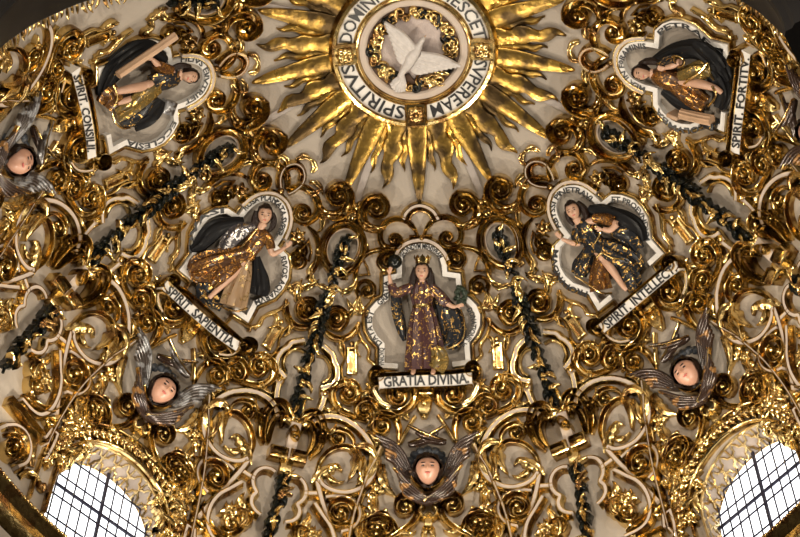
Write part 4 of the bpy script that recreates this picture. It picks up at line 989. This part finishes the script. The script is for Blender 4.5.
def wing(path,w,n,m=None,h0=4,name='wing',edge=True,fan=.5):
    """overlapping feathers carried along a curved shoulder bar; each feather a part"""
    P=smooth(xy(path),10); N_=len(P); T=np.gradient(P,axis=0); T/=np.linalg.norm(T,axis=1)[:,None]; S=np.stack([-T[:,1],T[:,0]],1); K=[]
    for k in range(n):
        f=k/max(1,n-1); i1=int((N_-1)*(1-.34*f)); idx=np.arange(int(N_*.06*k*.3),i1+1); t=np.linspace(0,1,len(idx))
        Q=P[idx]+S[idx]*((w*(f-.12))*(.25+.75*t**.7))[:,None]
        wd=(abs(w)/n*.74)*(.75+.35*np.sin(math.pi*t*.85))*np.where(t>.86,np.sqrt(np.maximum(0,1-((t-.86)/.14)**2))+.08,1)
        K.append(nd('feather',sweep(Q,wd,4.2,HR,h0=h0+3.2*np.sin(math.pi*.5*t)+ (n-k)*.55),m or FEAT))
    t=np.linspace(0,1,N_)
    bar=sweep(P,w*.17*(1.15-.6*t),4.2,HR,h0=h0+2.5+2.5*np.sin(math.pi*.5*t)) 
    return nd(name,bar,GOLD,*K)
# ---- cherub heads with six wings above each window, traced below GRATIA DIVINA
def cherub(p,phrase,tilt,grey):
    global AREF; AREF=0.5
    c,rt,up,out=frame_at((431,470),15,0)
    head,K=head_parts((431,470.5),15,tilt,14.0,skin=SKIN,child=True,pitch=4)
    m1=FEAG if grey else FEAT
    cloud=MB()
    for k in range(13):
        a=math.radians(-130+k*260/12); ball((431+19.5*math.sin(a),469-19*math.cos(a)),4.6,0,flat=.6,mb=cloud)
    K.append(nd('cloud_collar',cloud,BLUE))
    ring=nd('gilt_collar',mold([(431+17*math.sin(a),477-16*math.cos(a)) for a in np.radians(np.linspace(110,250,14))],1.3,8,h0=2)); K.append(ring)
    K.append(wing('417,483 411,470 403,456 391,447 376,442',-16,6,m1,h0=4))
    K.append(mir(wing('417,483 411,470 403,456 391,447 376,442',-16,6,m1,h0=4)))
    K.append(wing('438,508 424,502 410,491 396,475',-11,5,FEAT,h0=9))
    K.append(mir(wing('438,508 424,502 410,491 396,475',-11,5,FEAT,h0=11)))
    K.append(wing('411,447 421,444 435,438 450,429',7,3,FEAT,h0=5))
    K.append(mir(wing('411,447 421,444 435,438 450,429',7,3,m1,h0=8)))
    place(Item(nd('cherub',head,SKIN,*K),'cherub',phrase),p)
cherub(0,'dark-haired winged cherub head below the GRATIA DIVINA banner',0,False)
cherub(-45,'winged cherub head with grey feathers above the left window',12,True)
cherub(45,'winged cherub head with brown gilded feathers above the right window',-14,False)
cherub(-90,'cherub head at the left picture edge below SPIRIT. CONSILII',8,True)
cherub(90,'winged cherub at the right picture edge below SPIRIT. FORTITV',-8,False)
# ---- statues
def fuse(mb,vox=.0055):
    """weld limbs, trunk and head into one continuous skin"""
    me=bpy.data.meshes.new('f'); me.from_pydata(mb.verts().tolist(),[],mb.f); ob=bpy.data.objects.new('f',me); COL.objects.link(ob)
    m=ob.modifiers.new('r','REMESH'); m.mode='VOXEL'; m.voxel_size=vox; m.use_smooth_shade=True
    sm=ob.modifiers.new('s','SMOOTH'); sm.iterations=2; sm.factor=.4
    dg=bpy.context.evaluated_depsgraph_get(); e=bpy.data.meshes.new_from_object(ob.evaluated_get(dg))
    n=len(e.vertices); V=np.empty(n*3,np.float32); e.vertices.foreach_get('co',V); F_=[tuple(q.vertices) for q in e.polygons]
    bpy.data.objects.remove(ob); bpy.data.meshes.remove(me); bpy.data.meshes.remove(e)
    return MB().add(V.reshape(-1,3),F_)
LINKS={0:[[(424,277,4,13),(424,290,5,12),(424,306,5,12),(426,340,6,11),(426,362,5,11)],[(424,288,4,12),(408,290,3.4,13),(395,292,2.6,14)],[(424,288,4,12),(440,295,3.4,14),(450,304,2.6,17)],[(424,345,4,11),(418,356,3,11),(416,368,2.2,12)],[(427,345,4,11),(434,356,3,11),(436,368,2.2,12)]],
 -45:[[(263,221,4,15),(258,233,5,13),(250,248,5,13),(240,266,5,15)],[(259,230,4,13),(268,238,3.4,15),(270.5,248,3,17)]],
 45:[[(575,217,4,15),(582,226,5,13),(592,242,5,13),(604,259,5,16)],[(580,224,4,13),(577,235,3.4,15),(579,244,3,17)],[(582,224,4,13),(602,219,3.6,15),(617,224,3.2,18)]],
 -90:[[(184,76,3.6,15),(175,77,5,13),(160,81,5,13),(146,86,4.6,15)],[(176,75,4,13),(168,70,3.4,15),(162,68.5,3,17)],[(155,84,4.5,13),(148,91,4,13),(139,97,4,13)]],
 90:[[(647,73,3.6,15),(656,75,5,13),(670,79,5,13),(692,82,4.6,16)],[(658,73,4,13),(668,64,3.4,16),(680,62,3.2,19)]]}
def statue(p,phrase,body,kids,name='statue'):
    for rows in LINKS.get(p,()): loft([(x,y,w,h,w) for x,y,w,h in rows],mb=body,k=12)
    body=fuse(body)
    o=place(Item(nd(name,body,PALE,*kids),'statue',phrase),p); return o
def crown(px,ang,s,h):
    c,rt,up,out=frame_at(px,h,ang); V=[];Fc=[];n=30
    for i,(y,r) in enumerate(((0,1.0),(.28,1.02),(.36,1.0),(.75,1.22))):
        for j in range(n):
            b=2*math.pi*j/n; yy=y+(.55*max(0,math.cos(5*b)) if i==3 else 0); V.append(c+U*s*(r*math.sin(b)*rt+yy*up+r*.8*math.cos(b)*out))
    for i in range(3):
        for j in range(n): Fc.append((i*n+j,i*n+(j+1)%n,(i+1)*n+(j+1)%n,(i+1)*n+j))
    return MB().add(V,Fc)
def gratia():
    global AREF; AREF=0.5
    b,K=head_parts((424,271.5),16,0,9.2,yaw=-4,pitch=3)
    K.append(nd('crown',crown((424.3,263.5),0,7.2,15),GOLD))
    for sx in (-1,1): K.append(nd('hair_lock',loft([(424+sx*6,268,3,14,3),(424+sx*8.6,277,3.6,14,3.2),(424+sx*9.6,286,3.4,14,3),(424+sx*9,294,1.6,15,1.6)],folds=4,amp=.15),HAIR))
    # flesh of both arms
    loft([(396,292,2.6,14,2.6),(392.5,283,2.3,17,2.3),(391,275,1.8,18,1.8)],mb=b); hand(b,(391.5,272),18,15,4.6,1)
    loft([(449,303,2.8,17,2.6),(454,306,2.3,18,2.2),(458,306.5,1.8,18,1.8)],mb=b); hand(b,(460.5,305.5),18,75,4.6,-1)
    for x in (416,436): loft([(x,366,2.2,11,2),(x,371,2.6,14,2.4),(x-1,374,1.8,17,1.6)],mb=b)
    K.append(nd('robe',loft([(424,280,4.5,12,4.5),(424,285,9.5,11.5,6),(424,291,12.0,11.5,7.2),(424,299,10.6,12,7.4),(424.3,306,9.2,12,6.6),(425,314,11.5,11.5,7.8),(426,328,14.5,11,9),(427.5,345,17,10.5,10),(428.5,360,18.5,10,10.5),(429,370,19,9.5,10.5)],folds=9,amp=.13,k=72),RB_PURP))
    K.append(nd('belt',loft([(424,304.5,9.7,12.2,7.1),(424.2,306.5,9.9,12.2,7.2),(424.4,308,9.8,12.2,7.1)],k=24,sm=3),GOLD))
    K.append(nd('gold_overskirt',loft([(437,347,4,19,3),(441,354,8,17.5,4.5),(440,361,11,16,5.5),(436,368,11,14.5,5)],folds=5,amp=.3,ph=1),RB_OLIV))
    K.append(nd('sleeve',loft([(414,286,4,12.5,5),(406,290,5,13.5,5),(399,293,5,15,4.6),(395,289,4.4,16,4),(393.5,284,3.6,16.5,3.6)],folds=4,amp=.12),RB_PURP))
    K.append(nd('hanging_sleeve',loft([(397,288,4,12,3),(398,300,5.2,11,4),(400,315,5.4,10,4),(404,330,4.4,9.5,3.4),(407,341,1.5,9,1.5)],folds=4,amp=.25),RB_DARK))
    K.append(nd('sleeve',loft([(434,286.5,4.4,12.5,5),(440,293,5.2,14,5),(446,300,5.4,15.5,5),(450,304,4.4,16.5,4.2)],folds=4,amp=.12),RB_PURP))
    K.append(nd('mantle',loft([(438,292,3,9,3),(446,305,8,9,4.5),(452,317,11,9,5),(456,330,11,8.5,5),(454,340,9,8,4.5),(448,347,4,8,3)],folds=6,amp=.26,ph=.8),RB_DARK))
    K.append(nd('mantle_hem',tube('463,309 466,318 467,330 464,340 456,346 449,349',[.9]*6,[13,13,12.5,12,11,10]),GOLD))
    statue(0,'crowned statue in a purple-brown brocade robe with raised arm',b,K)
    place(Item(nd('dark_orb',ball((396,262),7.4,16,n=16),VINE,nd('flower',rosette((396,262),4,9).mb,VINE)),'orb','round black flower ball held up in the crowned statue\'s raised hand'),0)
    W=MB(); g=np.random.default_rng(3)
    for k in range(26):
        a=2*math.pi*k/26; rr=g.uniform(.5,1.0); ball((464.5+6.2*rr*math.sin(a),296+9.6*rr*math.cos(a)),2.6,12+3*(1-rr),n=7,mb=W)
    place(Item(nd('leaf_wreath',W,WREA),'wreath','dark green oval leaf bunch in the crowned statue\'s lowered hand'),0)
def sapientia():
    global AREF; AREF=-45
    b,K=head_parts((264.8,214.8),18,8,9.4,yaw=-14,pitch=4)
    K.append(nd('hair_lock',loft([(257,211,3.2,14,3.4),(255.5,219,4.2,14,3.8),(254.5,226,3.8,14,3.4),(251,232,1.6,14,1.8)],folds=4,amp=.15),HAIR))
    K.append(nd('hair_lock',loft([(272,213,2.6,13,3.2),(274,221,3.2,13,3.4),(271.5,228,2.6,14,2.8),(267,232,1.4,14,1.6)],folds=4,amp=.15),HAIR))
    loft([(270,247,3.2,17,3),(272.5,254,2.9,19,2.8),(279,251.5,2.4,19,2.4),(285,247.5,1.9,18,1.9)],mb=b); hand(b,(288,245.5),18,45,4.8,1)
    loft([(240,268,4.5,15,4),(230,277,4.2,17,4),(221,286,3.4,17,3.4),(213,294,2.4,15,2.4),(209,298,2.4,14,1.8)],mb=b)
    K.append(nd('cloak',loft([(243,222,5,10,4),(231,224,7,10,5),(217,228,9,10,6),(207,236,9.5,9,6),(199,245,7,8,5),(191,250,2.5,7,2.5)],folds=6,amp=.16),RB_BLAK))
    K.append(nd('lace_mantle',loft([(255,226,4,13,4),(246,229,7,14,5),(236,234,8.5,14,5),(228,243,7.5,13,5),(222,252,5,12,4)],folds=5,amp=.14,ph=2),RB_LACE))
    K.append(nd('gold_border',tube('257,229 249,239 243,246 239,250',[1,1.1,1.1,.9],[18,19.5,19,18]),GOLD))
    K.append(nd('bodice',loft([(261,227,4.5,13,4.5),(259.5,232,10,12.5,6.5),(256,240,10.5,13,7.5),(251,248,9.2,13,7),(246,254,9.5,13,7)],folds=6,amp=.06),RB_BROW))
    K.append(nd('breast_plate',ball((252.5,242),4.6,16,flat=.8),GOLD))
    K.append(nd('sleeve',loft([(265,234,4.6,14,4.6),(269,241,5.4,16,5),(271,249,4.6,17.5,4.4)],folds=4,amp=.1),RB_BROW))
    K.append(nd('lap_drapery',loft([(250,252,9,13,7),(238,257,11,13.5,8),(222,262,13,13,9),(207,267,14,11.5,9),(195,271,12,10,7),(189,273,6,9,5)],folds=8,amp=.2,k=64),RB_BROW))
    K.append(nd('knee_fold',loft([(238,262,6,17,5),(228,268,8,18,6),(218,276,8.5,17,6),(211,284,6,15,5)],folds=5,amp=.2,ph=1),RB_BROW))
    K.append(nd('gold_border',tube('247,258 238,264 228,272 219,281 213,288',[.9]*5,[19,20,21,20,18]),GOLD))
    K.append(nd('pale_skirt',loft([(247,261,5,14,5),(244,270,8,14,6),(240,282,10.5,13.5,7),(236,295,12.5,12.5,7.5),(233,307,13,11.5,7.5)],folds=8,amp=.16,k=56),RB_PALE))
    K.append(nd('cloak_tail',loft([(256,257,4,12,4),(258,267,6,12,5),(260,279,8.5,11,5.5),(260,289,9.5,10,5.5),(259,295,8,9,5)],folds=6,amp=.2),RB_BLAK))
    K.append(nd('under_drapery',loft([(214,281,8,9,6),(206,287,10,9,6),(204,294,8,8,5),(212,300,7,8,5),(222,305,6,8,4)],folds=6,amp=.2),RB_DARK))
    K.append(nd('gold_hem',tube('221,306 229,310 239,311 247,308',[1]*4,[17,18,18,16]),GOLD))
    statue(-45,'brown-robed reclining statue with black cloak and outstretched arm',b,K)
def intellect():
    global AREF; AREF=45
    b,K=head_parts((573,210.5),18,-24,9.0,yaw=8,pitch=6)
    K.append(nd('hair_lock',loft([(577,203,3,14,3),(583,208,3.4,14,3.6),(586,215,3.4,14,3.4),(585,222,1.8,14,1.8)],folds=4,amp=.15),HAIR))
    K.append(nd('hair_lock',loft([(566,211,2,14,2.6),(569,219,2.6,14,2.8),(574,225,1.6,14,2)],folds=4,amp=.15),HAIR))
    loft([(580,243,3.2,16,3),(574,243.5,2.8,18,2.8),(567,241,2.3,18,2.3),(562,239,1.9,18,1.9)],mb=b); hand(b,(559,236.5),18,-40,4.8,-1)
    loft([(617,224,3.4,18,3.2),(610,230,3,20,3),(603,229,2.4,21,2.4)],mb=b); hand(b,(600,229),21,-70,4.6,1)
    loft([(603,258,4.2,16,4),(610,267,4.2,18,4),(617,277,3.4,18,3.4),(623,286,2.6,16,2.6),(627,290,2.4,15,1.8)],mb=b)
    K.append(nd('cloak',loft([(589,209,4,10,4),(600,212,8,10,5),(613,217,9,10,6),(627,223,10,10,6),(636,231,10,9,6),(641,242,7,8,5)],folds=6,amp=.16),RB_BLAK))
    K.append(nd('cloak_fold',loft([(612,231,5,14,4),(622,234,7,14,5),(632,240,8,12,5),(639,250,6,10,4)],folds=5,amp=.22,ph=1),RB_DARK))
    K.append(nd('bodice',loft([(579,221,4.5,13,4.5),(583,226,10,12.5,6.5),(588,234,10.5,13,7.5),(594,242,9.5,13,7),(600,249,10,13,7)],folds=6,amp=.07),RB_DARK))
    K.append(nd('sleeve',loft([(577,229,4.8,14,4.8),(577,237,5.6,16,5),(580,244,5,17,4.6)],folds=4,amp=.12),RB_DARK))
    K.append(nd('sleeve',loft([(594,218,4.6,15,4.6),(605,219,5.6,16,5),(614,222,5,18,4.6)],folds=4,amp=.12),RB_BROW))
    K.append(nd('gold_border',tube('595,226 600,231 598,238 594,244',[1]*4,[21,21,20.5,20]),GOLD))
    K.append(nd('lap_drapery',loft([(598,246,9,13,7),(608,251,11,13.5,8),(620,257,12,13,9),(632,263,11,11.5,8),(640,270,7,10,6)],folds=8,amp=.2,k=64),RB_DARK))
    K.append(nd('gold_border',tube('597,257 602,253 610,257 618,259 628,258',[1]*5,[20,21.5,22,21.5,20]),GOLD))
    K.append(nd('skirt_panel',loft([(590,247,5,13,5),(586,257,7,13,6),(582,266,8.5,12,6),(579,275,7,11,5)],folds=6,amp=.2),RB_DARK))
    K.append(nd('skirt_panel',loft([(601,256,5,14,5),(600,267,8,14,6),(600,279,10,13,6.5),(602,290,10.5,12,6.5)],folds=7,amp=.18),RB_BROW))
    K.append(nd('skirt_panel',loft([(622,262,6,12,5),(628,272,9,12,6),(633,283,9,11,6),(636,291,6,10,5)],folds=6,amp=.2,ph=2),RB_DARK))
    K.append(nd('gold_hem',tube('575,276 583,281 592,287 602,293 612,293',[1]*5,[15,16,18,18,16]),GOLD))
    statue(45,'dark-robed seated statue with bare knee and head bowed left',b,K)
def consilii():
    global AREF; AREF=-90
    b,K=head_parts((189.5,75.5),18,96,8.6,yaw=10,pitch=6)
    K.append(nd('hair_lock',loft([(190,67,2.4,14,3),(183,65.5,3,14,3.2),(176,67,3,14,3),(170,70,1.6,14,1.8)],folds=4,amp=.15),HAIR))
    loft([(163,69,3.2,17,3),(157,64,3,19,2.8),(153,60,2.2,20,2.2)],mb=b); hand(b,(151.5,58.5),20.5,-50,4.6,1)
    loft([(145,86,4.6,15,4),(134,88,4.4,17,4.2),(124,90,3.8,17,3.6),(114,92,2.8,15,2.6)],mb=b)
    loft([(140,97,4,13,3.6),(128,100,3.4,14,3.2),(117,103,2.6,13,2.4)],mb=b)
    K.append(nd('cloak',loft([(165,60,4,9,4),(150,50,9,9,5),(137,50,10,9,6),(125,58,11,9,6),(113,70,11,8,6),(105,84,8,7,5),(101,96,4,7,4)],folds=7,amp=.2),RB_BLAK))
    K.append(nd('bodice',loft([(180,76,4.2,13,4.5),(175,77,9,12.5,6.5),(166,79,10.5,13,7.5),(158,82,10,13,7),(152,85,10,13,7)],folds=6,amp=.08),RB_DARK))
    K.append(nd('sleeve',loft([(171,70,4.6,14,4.6),(163,68,5.6,16,5),(156,64.5,4.4,18,4)],folds=4,amp=.12),RB_BROW))
    K.append(nd('olive_robe',loft([(157,85,9,13,6.5),(147,92,10,14,7),(137,101,9,14,7),(126,110,8,13,6),(116,116,7,12,5)],folds=6,amp=.16),RB_OLIV))
    K.append(nd('dark_skirt',loft([(150,97,7,12,6),(141,107,10,12,7),(131,115,10,11,7),(120,122,7,10,5)],folds=7,amp=.2),RB_DARK))
    K.append(nd('lower_cloak',loft([(160,99,6,9,5),(154,108,10,9,6),(146,117,10,9,6),(134,124,8,8,5)],folds=6,amp=.2),RB_BLAK))
    K.append(nd('skirt_end',loft([(118,92,10,10,6),(110,98,12,10,6),(104,106,9,9,5)],folds=6,amp=.2),RB_BROW))
    K.append(nd('gold_hem',tube('112,113 115,122 122,128 130,128',[1]*4,[15,15,14,13]),GOLD))
    K.append(nd('gold_border',tube('113,85 116,92 117,98 115,104',[1.1]*4,[20,20,19,17]),GOLD))
    statue(-90,'reclining statue in an olive-gold robe gripping a long roll',b,K)
    roll=MB(); 
    A=smooth([(118,75),(135,63.5),(155,50),(176,35.5)],8); D=dirs(A,24); loft3(D*(R-24*U),np.full(len(A),3.9*U),np.full(len(A),3.9*U),-D,roll,30,lambda t,q:1+.10*np.cos(6*q)+0*t)
    place(Item(nd('fluted_roll',roll,TANW),'roll','long pale fluted roll held across the olive-robed statue'),-90)
    place(Item(nd('grey_tablet',block((166,106),20,13,14,9),MATS['feather_grey']),'tablet','small grey square tablet below the olive-robed statue\'s shoulder'),-90)
def fortitv():
    global AREF; AREF=90
    b,K=head_parts((642,72.5),18,-82,8.8,yaw=-6,pitch=6)
    K.append(nd('hair_lock',loft([(640,64,2.4,14,3),(647,61.5,3.2,14,3.4),(655,61.5,3.2,14,3.2),(662,64,1.6,14,1.8)],folds=4,amp=.15),HAIR))
    loft([(679,62,3.4,19,3),(672,66,2.8,21,2.6),(666,67.5,2.2,21,2.2)],mb=b); hand(b,(662.5,68),21,-85,4.8,1)
    loft([(691,82,4.6,16,4.2),(701,84,4.4,18,4.2),(710,86.5,3.6,18,3.4),(717,89,2.8,17,2.6),(722,93,2.4,16,2)],mb=b)
    K.append(nd('cloak',loft([(655,60,4,10,4),(667,55,7,10,5),(681,50,8.5,10,6),(697,49,9.5,10,6),(711,57,11,9,6),(722,68,10,8,6),(729,80,6,7,5)],folds=7,amp=.16),RB_BLAK))
    K.append(nd('cloak_fold',loft([(695,43,5,14,4),(705,50,7,14,5),(716,59,7,12,5),(723,68,5,10,4)],folds=5,amp=.22),RB_BLAK))
    K.append(nd('bodice',loft([(652,73,4.2,13,4.5),(657,75,9,12.5,6.5),(666,78,10.5,13,7.5),(675,81,10,13,7),(682,83,10,13,7)],folds=6,amp=.08),RB_BROW))
    K.append(nd('sleeve',loft([(660,65,4.6,14.5,4.6),(669,61,5.4,17,5),(678,60,5,19,4.6)],folds=4,amp=.12),RB_DARK))
    K.append(nd('cuff',tube('672,57 677,56 684,60 683,66 678,68',[1]*5,[21.5,22.5,23,22.5,22]),GOLD))
    K.append(nd('skirt',loft([(675,84,9,13,6.5),(685,91,10,13.5,7),(696,98,10,13,7),(706,104,8,11,6)],folds=7,amp=.17),RB_BROW))
    K.append(nd('upper_skirt',loft([(681,76,6,15,5.5),(692,73,8,15,6.5),(703,70,8,14,6),(712,72,6,12,5)],folds=6,amp=.2),RB_OLIV))
    K.append(nd('lower_cloak',loft([(664,90,5,9,5),(676,99,7,9,5),(690,106,7,9,5),(703,110,6,8,4)],folds=6,amp=.2),RB_BLAK))
    K.append(nd('skirt_end',loft([(712,72,9,10,6),(719,82,10,10,6),(722,94,9,9,5),(719,106,7,8,4)],folds=6,amp=.2),RB_BLAK))
    K.append(nd('gold_border',tube('684,84 691,78 700,72 708,63 710,73 714,80',[1.1]*6,[21,22,21.5,20,20,19]),GOLD))
    K.append(nd('sandal',tube('712,86 716,94 713,101 708,106',[1.2]*4,[21,19,17,16]),GOLD))
    statue(90,'dark-cloaked reclining statue with a bare leg beside a column',b,K)
    col=MB(); A=smooth([(681,113.5),(693,116.5),(705,119),(712,120.4)],6); D=dirs(A,14); loft3(D*(R-14*U),np.full(len(A),5*U),np.full(len(A),5*U),-D,col,40,lambda t,q:1+.09*np.cos(10*q)+0*t)
    place(Item(nd('fluted_column',col,MATS['robe_pale_stone'] if 'robe_pale_stone' in MATS else TANW,nd('base',block((716,121),12,15,7,16),RB_DARK),nd('capital',block((679.5,113),12,12,4,15),TANW)),'column','short fluted column lying below the dark-cloaked statue'),90)
gratia(); sapientia(); intellect(); consilii(); fortitv()
# ================================================================== daylight, added fill lamps, camera
w=bpy.data.worlds.new('World'); SC.world=w; w.use_nodes=True
bg=w.node_tree.nodes['Background']; bg.inputs['Color'].default_value=(1.0,.86,.70,1); bg.inputs['Strength'].default_value=WORLD_E
def lamp(name,az,r,z,energy,size,col,target,spot=None):
    L=bpy.data.lights.new(name,'AREA'); L.shape='DISK'; L.size=size; L.energy=energy; L.color=col
    o=bpy.data.objects.new(name,L); COL.objects.link(o); a=math.radians(az)
    p=np.array([R*r*math.sin(a),R*r*math.cos(a),R*z]); o.location=p
    from mathutils import Vector
    o.rotation_euler=Vector(np.array(target)*R-p).to_track_quat('-Z','Y').to_euler(); return o
for k in range(8):
    a=k*45+22.5
    if k in (2,5): continue          # no lamp below the two added shade beams, so they stay black
    aa=math.radians(a)
    lamp('cornice_lamp',a,.88,-.10,LAMP_E*1.25,.16,(1,.88,.70),(-.35*math.sin(aa),-.35*math.cos(aa),.8))  # unseen ring of lamps, added for small warm highlights on the gold
cam=bpy.data.cameras.new('Camera'); co=bpy.data.objects.new('Camera',cam); COL.objects.link(co)
cam.sensor_fit='HORIZONTAL'; cam.sensor_width=36; cam.lens=F*36/800; cam.clip_end=200; cam.clip_start=.1
from mathutils import Matrix
Mx=Matrix([[*CM[0],0],[*CM[1],0],[*CM[2],0],[0,0,0,1]]).transposed()
Mx=Matrix(((CM[0][0],CM[1][0],-CM[2][0],CAMU[0]*R),(CM[0][1],CM[1][1],-CM[2][1],CAMU[1]*R),(CM[0][2],CM[1][2],-CM[2][2],CAMU[2]*R),(0,0,0,1)))
co.matrix_world=Mx; SC.camera=co
SC.view_settings.view_transform='Standard'; SC.view_settings.look='None'; SC.view_settings.gamma=1; SC.view_settings.exposure=EXPO
SC.view_settings.use_curve_mapping=False
SC.cycles.max_bounces=4; SC.cycles.glossy_bounces=2; SC.cycles.diffuse_bounces=2
SC.cycles.sample_clamp_indirect=6
